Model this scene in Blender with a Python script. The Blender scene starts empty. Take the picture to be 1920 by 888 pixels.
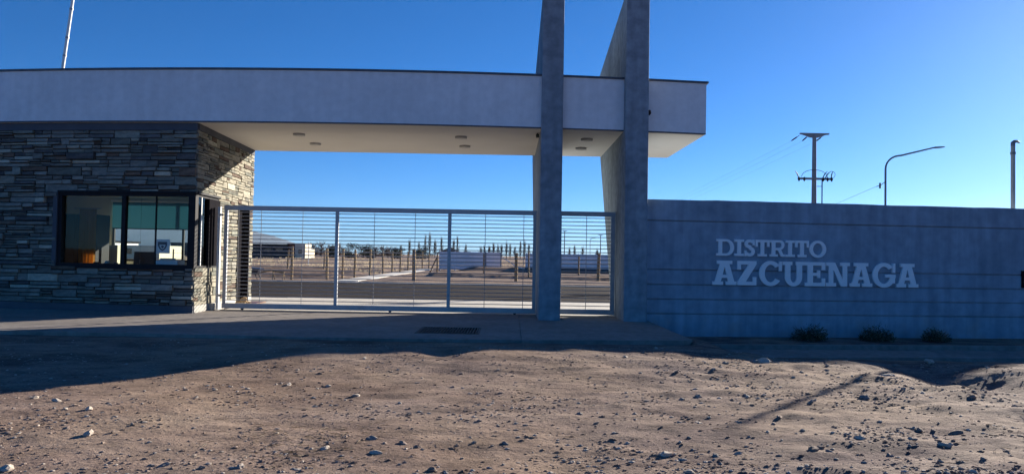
import bpy, bmesh, math, random
import numpy as np
from mathutils import Vector, Matrix
from mathutils.geometry import tessellate_polygon

S = bpy.context.scene
COL = S.collection
rad = math.radians

# ------------------------------------------------------------------ camera
CAM_H = 1.5
cam_d = bpy.data.cameras.new('camera')
cam_d.sensor_width = 36.0
cam_d.lens = 36.0 * 1390 / 1920
cam_d.clip_start = 0.05
cam_d.clip_end = 60000
cam = bpy.data.objects.new('camera', cam_d)
COL.objects.link(cam)
S.camera = cam
pitch = math.atan(36.0 / 1390); roll = 0.0175
fwd = Vector((0, math.cos(pitch), math.sin(pitch)))
r0 = Vector((1, 0, 0)); u0 = Vector((0, -math.sin(pitch), math.cos(pitch)))
right = r0 * math.cos(roll) + u0 * math.sin(roll)
up = u0 * math.cos(roll) - r0 * math.sin(roll)
M = Matrix((right, up, -fwd)).transposed().to_4x4()
M.translation = Vector((0, 0, CAM_H))
cam.matrix_world = M

# ------------------------------------------------------------------ sky, sun, exposure
SUN_DIR = Vector((0.875, 1.0, 0.372)).normalized()
elev = math.asin(SUN_DIR.z)
azim = math.atan2(SUN_DIR.x, SUN_DIR.y)          # clockwise from +Y
world = bpy.data.worlds.new('World')
S.world = world
world.use_nodes = True
wn = world.node_tree
wn.nodes.clear()
sky = wn.nodes.new('ShaderNodeTexSky')
sky.sky_type = 'NISHITA'
sky.sun_disc = False
sky.sun_elevation = elev
sky.sun_rotation = azim
sky.altitude = 900
sky.air_density = 0.75
sky.dust_density = 0.32
sky.ozone_density = 8.0
bg = wn.nodes.new('ShaderNodeBackground')
bg.inputs['Strength'].default_value = 0.055
wo = wn.nodes.new('ShaderNodeOutputWorld')
hs = wn.nodes.new('ShaderNodeHueSaturation')
hs.inputs['Saturation'].default_value = 1.1
wn.links.new(sky.outputs[0], hs.inputs['Color'])
wn.links.new(hs.outputs[0], bg.inputs[0])
wn.links.new(bg.outputs[0], wo.inputs[0])

sun_d = bpy.data.lights.new('sun', 'SUN')
sun_d.energy = 5.0
sun_d.angle = rad(0.53)
sun_d.color = (1.0, 0.92, 0.80)
sun = bpy.data.objects.new('sun', sun_d)
COL.objects.link(sun)
sun.rotation_euler = SUN_DIR.to_track_quat('Z', 'Y').to_euler()
sun.location = (20, 24, 14)

S.view_settings.view_transform = 'Standard'
S.view_settings.look = 'None'
S.view_settings.exposure = 1.33
S.view_settings.gamma = 1.0
S.cycles.max_bounces = 8
S.cycles.transparent_max_bounces = 16
S.cycles.caustics_reflective = False
S.cycles.caustics_refractive = False

rng = random.Random(7)

# ------------------------------------------------------------------ numeric noise
_tab = np.random.RandomState(11).rand(512, 512)
def vnoise(x, y, seed=0):
    x = np.asarray(x, float) + seed * 37.13; y = np.asarray(y, float) + seed * 91.7
    xi = np.floor(x).astype(int); yi = np.floor(y).astype(int)
    fx = x - xi; fy = y - yi
    fx = fx * fx * (3 - 2 * fx); fy = fy * fy * (3 - 2 * fy)
    a = _tab[xi % 512, yi % 512]; b = _tab[(xi + 1) % 512, yi % 512]
    c = _tab[xi % 512, (yi + 1) % 512]; d = _tab[(xi + 1) % 512, (yi + 1) % 512]
    return (a * (1 - fx) + b * fx) * (1 - fy) + (c * (1 - fx) + d * fx) * fy
def sm(v, a, b):
    t = np.clip((np.asarray(v, float) - a) / (b - a), 0, 1)
    return t * t * (3 - 2 * t)

# ------------------------------------------------------------------ materials
def nd(nt, t, **kw):
    n = nt.nodes.new(t)
    for k, v in kw.items():
        setattr(n, k, v)
    return n
def mat(name, col, rough=0.8, var=0.12, scale=3.0, bump=0.15, bscale=40.0, bdist=0.01, metal=0.0,
        col2=None, spec=0.3, stretch=(1, 1, 1), obj_random=0.0, vscale2=None):
    m = bpy.data.materials.new(name)
    m.use_nodes = True
    nt = m.node_tree
    b = nt.nodes['Principled BSDF']
    b.inputs['Roughness'].default_value = rough
    b.inputs['Metallic'].default_value = metal
    b.inputs['Specular IOR Level'].default_value = spec
    tc = nd(nt, 'ShaderNodeTexCoord')
    mp = nd(nt, 'ShaderNodeMapping')
    mp.inputs['Scale'].default_value = stretch
    nt.links.new(tc.outputs['Object'], mp.inputs['Vector'])
    n1 = nd(nt, 'ShaderNodeTexNoise'); n1.inputs['Scale'].default_value = scale; n1.inputs['Detail'].default_value = 7
    n1.inputs['Roughness'].default_value = 0.6
    nt.links.new(mp.outputs[0], n1.inputs['Vector'])
    rp = nd(nt, 'ShaderNodeValToRGB')
    c = Vector(col)
    lo = c * (1 - var); hi = Vector(col2) if col2 else c * (1 + var)
    rp.color_ramp.elements[0].position = 0.3; rp.color_ramp.elements[0].color = (*lo, 1)
    rp.color_ramp.elements[1].position = 0.7; rp.color_ramp.elements[1].color = (*hi, 1)
    nt.links.new(n1.outputs[0], rp.inputs[0])
    out = rp.outputs[0]
    if vscale2:
        n3 = nd(nt, 'ShaderNodeTexNoise'); n3.inputs['Scale'].default_value = vscale2; n3.inputs['Detail'].default_value = 4
        nt.links.new(tc.outputs['Object'], n3.inputs['Vector'])
        mr = nd(nt, 'ShaderNodeMapRange'); mr.inputs[1].default_value = 0.3; mr.inputs[2].default_value = 0.7
        mr.inputs[3].default_value = 1 - var; mr.inputs[4].default_value = 1 + var
        nt.links.new(n3.outputs[0], mr.inputs[0])
        mx = nd(nt, 'ShaderNodeMix', data_type='RGBA', blend_type='MULTIPLY'); mx.inputs[0].default_value = 1
        nt.links.new(out, mx.inputs[6]); nt.links.new(mr.outputs[0], mx.inputs[7])
        out = mx.outputs[2]
    if obj_random:
        oi = nd(nt, 'ShaderNodeObjectInfo')
        mr = nd(nt, 'ShaderNodeMapRange')
        mr.inputs[3].default_value = 1 - obj_random; mr.inputs[4].default_value = 1 + obj_random
        nt.links.new(oi.outputs['Random'], mr.inputs[0])
        mx = nd(nt, 'ShaderNodeMix', data_type='RGBA', blend_type='MULTIPLY'); mx.inputs[0].default_value = 1
        nt.links.new(out, mx.inputs[6]); nt.links.new(mr.outputs[0], mx.inputs[7])
        out = mx.outputs[2]
    nt.links.new(out, b.inputs['Base Color'])
    if bump:
        n2 = nd(nt, 'ShaderNodeTexNoise'); n2.inputs['Scale'].default_value = bscale; n2.inputs['Detail'].default_value = 6
        nt.links.new(mp.outputs[0], n2.inputs['Vector'])
        bp = nd(nt, 'ShaderNodeBump'); bp.inputs['Strength'].default_value = bump; bp.inputs['Distance'].default_value = bdist
        nt.links.new(n2.outputs[0], bp.inputs['Height'])
        nt.links.new(bp.outputs[0], b.inputs['Normal'])
    return m
def glass_mat(name, tint=(0.86, 0.92, 0.90), ior=1.5):
    m = bpy.data.materials.new(name); m.use_nodes = True
    nt = m.node_tree; nt.nodes.clear()
    o = nd(nt, 'ShaderNodeOutputMaterial')
    t = nd(nt, 'ShaderNodeBsdfTransparent'); t.inputs[0].default_value = (*tint, 1)
    g = nd(nt, 'ShaderNodeBsdfGlossy'); g.inputs['Roughness'].default_value = 0.01
    f = nd(nt, 'ShaderNodeFresnel'); f.inputs[0].default_value = ior
    mx = nd(nt, 'ShaderNodeMixShader')
    nt.links.new(f.outputs[0], mx.inputs[0]); nt.links.new(t.outputs[0], mx.inputs[1]); nt.links.new(g.outputs[0], mx.inputs[2])
    nt.links.new(mx.outputs[0], o.inputs[0])
    return m

def dirt_mat():
    m = bpy.data.materials.new('dirt'); m.use_nodes = True
    nt = m.node_tree; b = nt.nodes['Principled BSDF']
    b.inputs['Roughness'].default_value = 0.95; b.inputs['Specular IOR Level'].default_value = 0.1
    g = nd(nt, 'ShaderNodeNewGeometry')
    def noise(scale, detail=6, rough=0.6, stretch=(1, 1, 1)):
        mp = nd(nt, 'ShaderNodeMapping'); mp.inputs['Scale'].default_value = stretch
        nt.links.new(g.outputs['Position'], mp.inputs[0])
        n = nd(nt, 'ShaderNodeTexNoise'); n.inputs['Scale'].default_value = scale
        n.inputs['Detail'].default_value = detail; n.inputs['Roughness'].default_value = rough
        nt.links.new(mp.outputs[0], n.inputs['Vector']); return n
    big = noise(0.55, 5)
    rp = nd(nt, 'ShaderNodeValToRGB')
    e = rp.color_ramp.elements
    e[0].position = 0.34; e[0].color = (0.170, 0.118, 0.094, 1)
    e[1].position = 0.66; e[1].color = (0.370, 0.282, 0.215, 1)
    x = e.new(0.5); x.color = (0.285, 0.208, 0.160, 1)
    nt.links.new(big.outputs[0], rp.inputs[0])
    # pebbly purple-brown towards the right of the drive
    sx = nd(nt, 'ShaderNodeSeparateXYZ'); nt.links.new(g.outputs['Position'], sx.inputs[0])
    wob = noise(0.8, 4)
    ad = nd(nt, 'ShaderNodeMath', operation='MULTIPLY_ADD'); ad.inputs[1].default_value = 5.0
    nt.links.new(wob.outputs[0], ad.inputs[0]); nt.links.new(sx.outputs[0], ad.inputs[2])
    mr = nd(nt, 'ShaderNodeMapRange'); mr.inputs[1].default_value = 1.6; mr.inputs[2].default_value = 4.6
    nt.links.new(ad.outputs[0], mr.inputs[0])
    rp2 = nd(nt, 'ShaderNodeValToRGB')
    e = rp2.color_ramp.elements
    e[0].position = 0.33; e[0].color = (0.125, 0.085, 0.080, 1)
    e[1].position = 0.64; e[1].color = (0.340, 0.258, 0.200, 1)
    mid = noise(1.6, 7, 0.66, (0.55, 1.4, 1)); nt.links.new(mid.outputs[0], rp2.inputs[0])
    mx = nd(nt, 'ShaderNodeMix', data_type='RGBA')
    nt.links.new(mr.outputs[0], mx.inputs[0]); nt.links.new(rp.outputs[0], mx.inputs[6]); nt.links.new(rp2.outputs[0], mx.inputs[7])
    pat = noise(2.6, 5, 0.62, (0.8, 1.25, 1))
    pr = nd(nt, 'ShaderNodeMapRange'); pr.inputs[1].default_value = 0.36; pr.inputs[2].default_value = 0.62
    pr.inputs[3].default_value = 0.74; pr.inputs[4].default_value = 1.10
    nt.links.new(pat.outputs[0], pr.inputs[0])
    mp_ = nd(nt, 'ShaderNodeMix', data_type='RGBA', blend_type='MULTIPLY'); mp_.inputs[0].default_value = 1
    nt.links.new(mx.outputs[2], mp_.inputs[6]); nt.links.new(pr.outputs[0], mp_.inputs[7])
    mx = mp_
    hue = noise(0.38, 3, 0.5, (1, 0.8, 1))
    hr = nd(nt, 'ShaderNodeValToRGB')
    hr.color_ramp.elements[0].position = 0.38; hr.color_ramp.elements[0].color = (0.94, 0.93, 0.97, 1)
    hr.color_ramp.elements[1].position = 0.60; hr.color_ramp.elements[1].color = (1.04, 1.0, 0.94, 1)
    nt.links.new(hue.outputs[0], hr.inputs[0])
    mh = nd(nt, 'ShaderNodeMix', data_type='RGBA', blend_type='MULTIPLY'); mh.inputs[0].default_value = 1
    nt.links.new(mx.outputs[2], mh.inputs[6]); nt.links.new(hr.outputs[0], mh.inputs[7])
    mx = mh
    fine = noise(22, 6, 0.7)
    fr = nd(nt, 'ShaderNodeMapRange'); fr.inputs[1].default_value = 0.3; fr.inputs[2].default_value = 0.7
    fr.inputs[3].default_value = 0.72; fr.inputs[4].default_value = 1.22
    nt.links.new(fine.outputs[0], fr.inputs[0])
    ml = nd(nt, 'ShaderNodeMix', data_type='RGBA', blend_type='MULTIPLY'); ml.inputs[0].default_value = 1
    nt.links.new(mx.outputs[2], ml.inputs[6]); nt.links.new(fr.outputs[0], ml.inputs[7])
    nt.links.new(ml.outputs[2], b.inputs['Base Color'])
    n2 = noise(26, 8, 0.72); n3 = noise(6, 5, 0.6, (0.7, 1.3, 1))
    sc3 = nd(nt, 'ShaderNodeMath', operation='MULTIPLY_ADD'); sc3.inputs[1].default_value = 1.6
    nt.links.new(n3.outputs[0], sc3.inputs[0]); nt.links.new(n2.outputs[0], sc3.inputs[2])
    bp = nd(nt, 'ShaderNodeBump'); bp.inputs['Strength'].default_value = 0.7; bp.inputs['Distance'].default_value = 0.028
    nt.links.new(sc3.outputs[0], bp.inputs['Height']); nt.links.new(bp.outputs[0], b.inputs['Normal'])
    return m

MT = {}
MT['dirt'] = dirt_mat()
MT['stucco'] = mat('white_stucco', (0.82, 0.82, 0.82), 0.9, 0.05, 0.7, 0.25, 90, 0.004, vscale2=6)
MT['soffit'] = mat('soffit_paint', (0.80, 0.76, 0.70), 0.9, 0.04, 0.8, 0.15, 60, 0.004)
MT['coping'] = mat('coping_metal', (0.10, 0.11, 0.13), 0.5, 0.2, 6, 0.05, 30, metal=0.4)
MT['fin'] = mat('grey_fin_paint', (0.26, 0.30, 0.335), 0.85, 0.2, 0.8, 0.3, 70, 0.005, vscale2=5, stretch=(1, 1, 0.5))
MT['wall'] = mat('blue_grey_wall', (0.275, 0.345, 0.415), 0.85, 0.13, 0.7, 0.3, 60, 0.005, vscale2=4)
def weather(m, pale, zmax, amount, lo=.86, hi=1.08):
    nt = m.node_tree; b = nt.nodes['Principled BSDF']; src = b.inputs['Base Color'].links[0].from_socket
    g = nd(nt, 'ShaderNodeNewGeometry'); sx = nd(nt, 'ShaderNodeSeparateXYZ'); nt.links.new(g.outputs['Position'], sx.inputs[0])
    n = nd(nt, 'ShaderNodeTexNoise'); n.inputs['Scale'].default_value = 1.3; n.inputs['Detail'].default_value = 8; n.inputs['Roughness'].default_value = .68
    nt.links.new(g.outputs['Position'], n.inputs['Vector'])
    a = nd(nt, 'ShaderNodeMath', operation='MULTIPLY_ADD'); a.inputs[1].default_value = -0.22; nt.links.new(sx.outputs[2], a.inputs[0]); nt.links.new(n.outputs[0], a.inputs[2])
    r = nd(nt, 'ShaderNodeMapRange'); r.inputs[1].default_value = .50 - .22 * zmax + .06; r.inputs[2].default_value = .72 - .22 * zmax; r.inputs[4].default_value = amount
    nt.links.new(a.outputs[0], r.inputs[0])
    mx = nd(nt, 'ShaderNodeMix', data_type='RGBA'); nt.links.new(r.outputs[0], mx.inputs[0]); nt.links.new(src, mx.inputs[6]); mx.inputs[7].default_value = (*pale, 1)
    mp = nd(nt, 'ShaderNodeMapping'); mp.inputs['Scale'].default_value = (5, 5, .35); nt.links.new(g.outputs['Position'], mp.inputs[0])
    n2 = nd(nt, 'ShaderNodeTexNoise'); n2.inputs['Scale'].default_value = 1.0; n2.inputs['Detail'].default_value = 5; nt.links.new(mp.outputs[0], n2.inputs['Vector'])
    r2 = nd(nt, 'ShaderNodeMapRange'); r2.inputs[1].default_value = .35; r2.inputs[2].default_value = .65; r2.inputs[3].default_value = lo; r2.inputs[4].default_value = hi; nt.links.new(n2.outputs[0], r2.inputs[0])
    m2 = nd(nt, 'ShaderNodeMix', data_type='RGBA', blend_type='MULTIPLY'); m2.inputs[0].default_value = 1
    nt.links.new(mx.outputs[2], m2.inputs[6]); nt.links.new(r2.outputs[0], m2.inputs[7]); nt.links.new(m2.outputs[2], b.inputs['Base Color'])
weather(MT['wall'], (0.36, 0.34, 0.32), .15, .55)
weather(MT['fin'], (0.33, 0.30, 0.27), -.1, .5)
weather(MT['stucco'], (0.8, 0.8, 0.8), -6, 0.0, .955, 1.02)
MT['letter'] = mat('white_letter', (0.90, 0.90, 0.90), 0.5, 0.03, 3, 0.05, 40)
MT['concrete'] = mat('concrete', (0.27, 0.235, 0.205), 0.9, 0.18, 1.1, 0.4, 45, 0.006, vscale2=7)
MT['slab'] = mat('pale_concrete', (0.53, 0.49, 0.43), 0.9, 0.12, 0.7, 0.3, 45, 0.006, vscale2=6)
MT['kerb'] = mat('kerb_concrete', (0.58, 0.55, 0.50), 0.9, 0.12, 2, 0.3, 30)
MT['asphalt'] = mat('asphalt', (0.038, 0.032, 0.030), 0.95, 0.22, 0.5, 0.2, 80, 0.006, vscale2=9, spec=0.03)
MT['plinth'] = mat('plinth_render', (0.46, 0.44, 0.40), 0.9, 0.14, 2.5, 0.3, 40)
MT['mortar'] = mat('dark_mortar', (0.05, 0.048, 0.046), 0.95, 0.3, 8, 0.3, 40)
MT['frieze'] = mat('dark_frieze', (0.10, 0.105, 0.12), 0.85, 0.15, 2, 0.2, 50)
MT['frame'] = mat('dark_frame', (0.022, 0.020, 0.022), 0.6, 0.15, 8, 0.03, 40, spec=0.12)
MT['panel_dark'] = mat('dark_panel', (0.014, 0.013, 0.016), 0.95, 0.15, 2, 0.03, 40, spec=0.02)
MT['galv'] = mat('galvanised_white', (0.42, 0.42, 0.43), 0.45, 0.10, 5, 0.05, 60, metal=0.25)
MT['rod'] = mat('gate_bar_steel', (0.34, 0.34, 0.35), 0.35, 0.12, 5, 0.0, metal=0.6)
MT['iron'] = mat('dark_iron', (0.045, 0.042, 0.040), 0.6, 0.25, 10, 0.1, 60, metal=0.5)
MT['wood'] = mat('weathered_post_wood', (0.30, 0.215, 0.125), 0.9, 0.3, 4, 0.4, 25, 0.01, stretch=(4, 4, 0.6), obj_random=0.25)
MT['panelwall'] = mat('white_panel_concrete', (0.86, 0.84, 0.86), 0.85, 0.08, 0.6, 0.2, 30)
MT['brick'] = mat('dark_brick', (0.10, 0.075, 0.07), 0.9, 0.25, 1.2, 0.2, 20)
MT['redbrick'] = mat('red_brick', (0.26, 0.10, 0.065), 0.9, 0.25, 2, 0.2, 20)
MT['cream'] = mat('cream_render', (0.62, 0.56, 0.42), 0.9, 0.1, 1, 0.2, 20)
MT['white'] = mat('white_render', (0.78, 0.77, 0.74), 0.9, 0.06, 1, 0.2, 20)
MT['roofdark'] = mat('dark_roof', (0.028, 0.027, 0.029), 0.95, 0.2, 1, 0.2, 20, spec=0.02)
MT['leaf_dark'] = mat('evergreen_leaf', (0.035, 0.048, 0.028), 0.8, 0.35, 2, 0)
MT['twig'] = mat('bare_twig', (0.16, 0.13, 0.11), 0.9, 0.25, 2, 0)
MT['poplar'] = mat('poplar_twig', (0.085, 0.08, 0.065), 0.9, 0.25, 1, 0)
MT['bark'] = mat('bark', (0.12, 0.09, 0.07), 0.9, 0.25, 4, 0.3, 20)
MT['scrub'] = mat('dry_scrub', (0.36, 0.30, 0.22), 0.95, 0.3, 0.4, 0)
_nt = MT['scrub'].node_tree
_t = nd(_nt, 'ShaderNodeBsdfTranslucent'); _t.inputs[0].default_value = (0.42, 0.35, 0.25, 1)
_mx = nd(_nt, 'ShaderNodeMixShader'); _mx.inputs[0].default_value = 0.5
_nt.links.new(_nt.nodes['Principled BSDF'].outputs[0], _mx.inputs[1]); _nt.links.new(_t.outputs[0], _mx.inputs[2]); _nt.links.new(_mx.outputs[0], _nt.nodes['Material Output'].inputs[0])
MT['bush'] = mat('bush_leaf', (0.045, 0.062, 0.028), 0.7, 0.35, 6, 0)
MT['mount'] = mat('mountain_rock', (0.075, 0.075, 0.085), 0.95, 0.2, 0.001, 0)
MT['pole'] = mat('pole_concrete', (0.26, 0.275, 0.30), 0.9, 0.1, 3, 0.2, 30)
MT['steel'] = mat('grey_lamp_steel', (0.22, 0.23, 0.25), 0.5, 0.1, 3, 0.0, metal=0.4)
MT['whitepaint'] = mat('white_pole_paint', (0.80, 0.81, 0.78), 0.5, 0.05, 3, 0.0)
MT['black'] = mat('black_plastic', (0.015, 0.015, 0.017), 0.45, 0.1, 6, 0.0)
MT['lens'] = mat('lamp_lens', (0.62, 0.60, 0.55), 0.35, 0.05, 6, 0.0)
MT['room'] = mat('room_plaster', (0.62, 0.58, 0.48), 0.9, 0.08, 1.5, 0.1, 30)
MT['tile'] = mat('room_floor_tile', (0.30, 0.27, 0.24), 0.5, 0.1, 2, 0.0)
MT['varnish'] = mat('varnished_wood', (0.17, 0.072, 0.022), 0.4, 0.3, 3, 0.1, 20, stretch=(5, 5, 0.6))
def translucent(name, col):
    m = bpy.data.materials.new(name); m.use_nodes = True
    nt = m.node_tree; b = nt.nodes['Principled BSDF']; b.inputs['Base Color'].default_value = (*col, 1); b.inputs['Roughness'].default_value = 0.9
    w = nd(nt, 'ShaderNodeTexWave'); w.inputs['Scale'].default_value = 30; w.bands_direction = 'Z'
    bp = nd(nt, 'ShaderNodeBump'); bp.inputs['Strength'].default_value = 0.05; nt.links.new(w.outputs[1], bp.inputs['Height']); nt.links.new(bp.outputs[0], b.inputs['Normal'])
    t = nd(nt, 'ShaderNodeBsdfTranslucent'); t.inputs[0].default_value = (*col, 1)
    mx = nd(nt, 'ShaderNodeMixShader'); mx.inputs[0].default_value = 0.5
    nt.links.new(b.outputs[0], mx.inputs[1]); nt.links.new(t.outputs[0], mx.inputs[2]); nt.links.new(mx.outputs[0], nt.nodes['Material Output'].inputs[0])
    return m
MT['amber'] = translucent('amber_cloth', (0.55, 0.27, 0.05))
MT['blind'] = translucent('teal_blind_fabric', (0.15, 0.31, 0.35))
MT['paper'] = mat('white_paper', (0.80, 0.81, 0.82), 0.8, 0.03, 3, 0.0)
MT['navy'] = mat('navy_print', (0.03, 0.04, 0.10), 0.7, 0.05, 3, 0.0)
MT['teal'] = mat('teal_cup', (0.10, 0.34, 0.36), 0.4, 0.05, 3, 0.0)
MT['glass'] = glass_mat('window_glass', (0.95, 0.98, 0.97), 1.22)
MT['farglass'] = mat('far_window_glass', (0.02, 0.022, 0.025), 0.15, 0.1, 3, 0.0, spec=0.5)
MT['glass_side'] = glass_mat('side_window_glass', (0.62, 0.78, 0.72), 1.7)
MT['sand'] = mat('sandy_stone', (0.48, 0.34, 0.20), 0.95, 0.25, 8, 0.5, 30, 0.02)
MT['navyblue'] = mat('dark_blue_paint', (0.02, 0.025, 0.05), 0.4, 0.2, 4, 0.0, spec=0.5)
MT['rubber'] = mat('rubber', (0.02, 0.02, 0.02), 0.8, 0.1, 4, 0.0)
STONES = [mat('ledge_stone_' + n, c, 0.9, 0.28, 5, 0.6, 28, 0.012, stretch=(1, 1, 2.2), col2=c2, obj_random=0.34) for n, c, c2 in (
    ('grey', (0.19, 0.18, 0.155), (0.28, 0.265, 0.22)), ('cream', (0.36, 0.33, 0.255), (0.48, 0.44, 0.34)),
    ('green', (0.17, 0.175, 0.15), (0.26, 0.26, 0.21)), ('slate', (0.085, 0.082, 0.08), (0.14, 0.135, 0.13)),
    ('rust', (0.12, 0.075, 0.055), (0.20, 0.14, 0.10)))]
ROCKS = [mat('loose_stone_' + n, c, 0.95, 0.2, 9, 0.5, 40, 0.01, obj_random=0.2) for n, c in (
    ('pale', (0.46, 0.39, 0.32)), ('brown', (0.30, 0.225, 0.18)), ('grey', (0.26, 0.225, 0.20)))]

# ------------------------------------------------------------------ mesh builder
class MB:
    def __init__(s): s.v = []; s.f = []; s.m = []; s.smooth = []
    def add(s, vs, fs, mi=0, smooth=False):
        o = len(s.v); s.v += [tuple(p) for p in vs]
        for f in fs: s.f.append(tuple(i + o for i in f)); s.m.append(mi); s.smooth.append(smooth)
    def box(s, x0, x1, y0, y1, z0, z1, mi=0):
        s.hexa([(x0, y0, z0), (x1, y0, z0), (x1, y1, z0), (x0, y1, z0), (x0, y0, z1), (x1, y0, z1), (x1, y1, z1), (x0, y1, z1)], mi)
    def hexa(s, p, mi=0):
        s.add(p, [(0, 3, 2, 1), (4, 5, 6, 7), (0, 1, 5, 4), (1, 2, 6, 5), (2, 3, 7, 6), (3, 0, 4, 7)], mi)
    def tube(s, pts, r, n=8, mi=0, cap=True, smooth=True):
        pts = [Vector(p) for p in pts]
        rs = r if isinstance(r, (list, tuple)) else [r] * len(pts)
        rings = []
        ref = None
        for i, p in enumerate(pts):
            d = (pts[min(i + 1, len(pts) - 1)] - pts[max(i - 1, 0)]).normalized()
            if ref is None:
                ref = d.orthogonal().normalized()
            ref = (ref - d * ref.dot(d)).normalized()
            b = d.cross(ref)
            rings.append([p + (ref * math.cos(a) + b * math.sin(a)) * rs[i] for a in (2 * math.pi * k / n for k in range(n))])
        vs = [q for rg in rings for q in rg]; fs = []
        for i in range(len(pts) - 1):
            for k in range(n):
                fs.append((i * n + k, i * n + (k + 1) % n, (i + 1) * n + (k + 1) % n, (i + 1) * n + k))
        s.add(vs, fs, mi, smooth)
        if cap:
            s.add(rings[0], [tuple(reversed(range(n)))], mi); s.add(rings[-1], [tuple(range(n))], mi)
    def prism(s, outer, holes, to3d, d0, d1, mi=0):
        """polygon (with holes) in 2D, extruded from depth d0 to d1; to3d(a, b, d) -> xyz"""
        loops = [outer] + list(holes)
        flat = [p for l in loops for p in l]
        tris = tessellate_polygon([[Vector((p[0], p[1], 0)) for p in l] for l in loops])
        def ccw(t):
            a, b, c = (flat[i] for i in t)
            return (b[0] - a[0]) * (c[1] - a[1]) - (b[1] - a[1]) * (c[0] - a[0]) > 0
        tris = [tuple(t) if ccw(t) else tuple(reversed(t)) for t in tris]
        n = len(flat)
        vs = [to3d(a, b, d0) for a, b in flat] + [to3d(a, b, d1) for a, b in flat]
        fs = list(tris) + [tuple(i + n for i in reversed(t)) for t in tris]
        o = 0
        for l in loops:
            k = len(l)
            for i in range(k):
                a = o + i; b = o + (i + 1) % k
                fs.append((a, a + n, b + n, b))
            o += k
        s.add(vs, fs, mi)
    def build(s, name, mats, parent=None, bevel=0, origin=None, fixn=False):
        me = bpy.data.meshes.new(name)
        org = Vector(origin) if origin is not None else Vector((0, 0, 0))
        me.from_pydata([tuple(Vector(p) - org) for p in s.v], [], s.f)
        ms = mats if isinstance(mats, (list, tuple)) else [mats]
        for m_ in ms: me.materials.append(m_)
        me.polygons.foreach_set('material_index', s.m)
        me.polygons.foreach_set('use_smooth', s.smooth)
        if fixn or bevel:
            b = bmesh.new(); b.from_mesh(me)
            bmesh.ops.remove_doubles(b, verts=b.verts, dist=1e-5)
            bmesh.ops.recalc_face_normals(b, faces=b.faces); b.to_mesh(me); b.free()
        me.update()
        o = bpy.data.objects.new(name, me)
        COL.objects.link(o)
        if parent is not None:
            o.parent = parent
            o.location = org - parent.location if parent.type == 'EMPTY' and parent.parent is None else org
            if parent.parent is not None:
                o.location = org - world_loc(parent)
        else:
            o.location = org
        if bevel:
            md = o.modifiers.new('bevel', 'BEVEL'); md.width = bevel; md.segments = 2; md.limit_method = 'ANGLE'
        return o
def world_loc(o):
    l = Vector(o.location)
    while o.parent is not None:
        o = o.parent; l += Vector(o.location)
    return l
def tag(o, label=None, cat=None, group=None, kind=None):
    if label: o['label'] = label
    if cat: o['category'] = cat
    if group: o['group'] = group
    if kind: o['kind'] = kind
    return o
def thing(name, loc, label, cat, group=None):
    o = bpy.data.objects.new(name, None); o.empty_display_size = 0.2
    COL.objects.link(o); o.location = loc
    return tag(o, label, cat, group)
def subpart(mb, name, mats, parent, **kw):          # parent is a mesh part (its origin may be anywhere)
    o = mb.build(name, mats, None, **kw)
    w = Vector(o.location)
    o.parent = parent
    o.location = w - world_loc(parent)
    return o
def part(mb, name, mats, parent, **kw):
    return subpart(mb, name, mats, parent, **kw)
def structure(o): return tag(o, kind='structure')
def copy_tree(o, parent=None):
    c = o.copy(); COL.objects.link(c); c.parent = parent
    for ch in list(o.children): copy_tree(ch, c)
    return c

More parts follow.
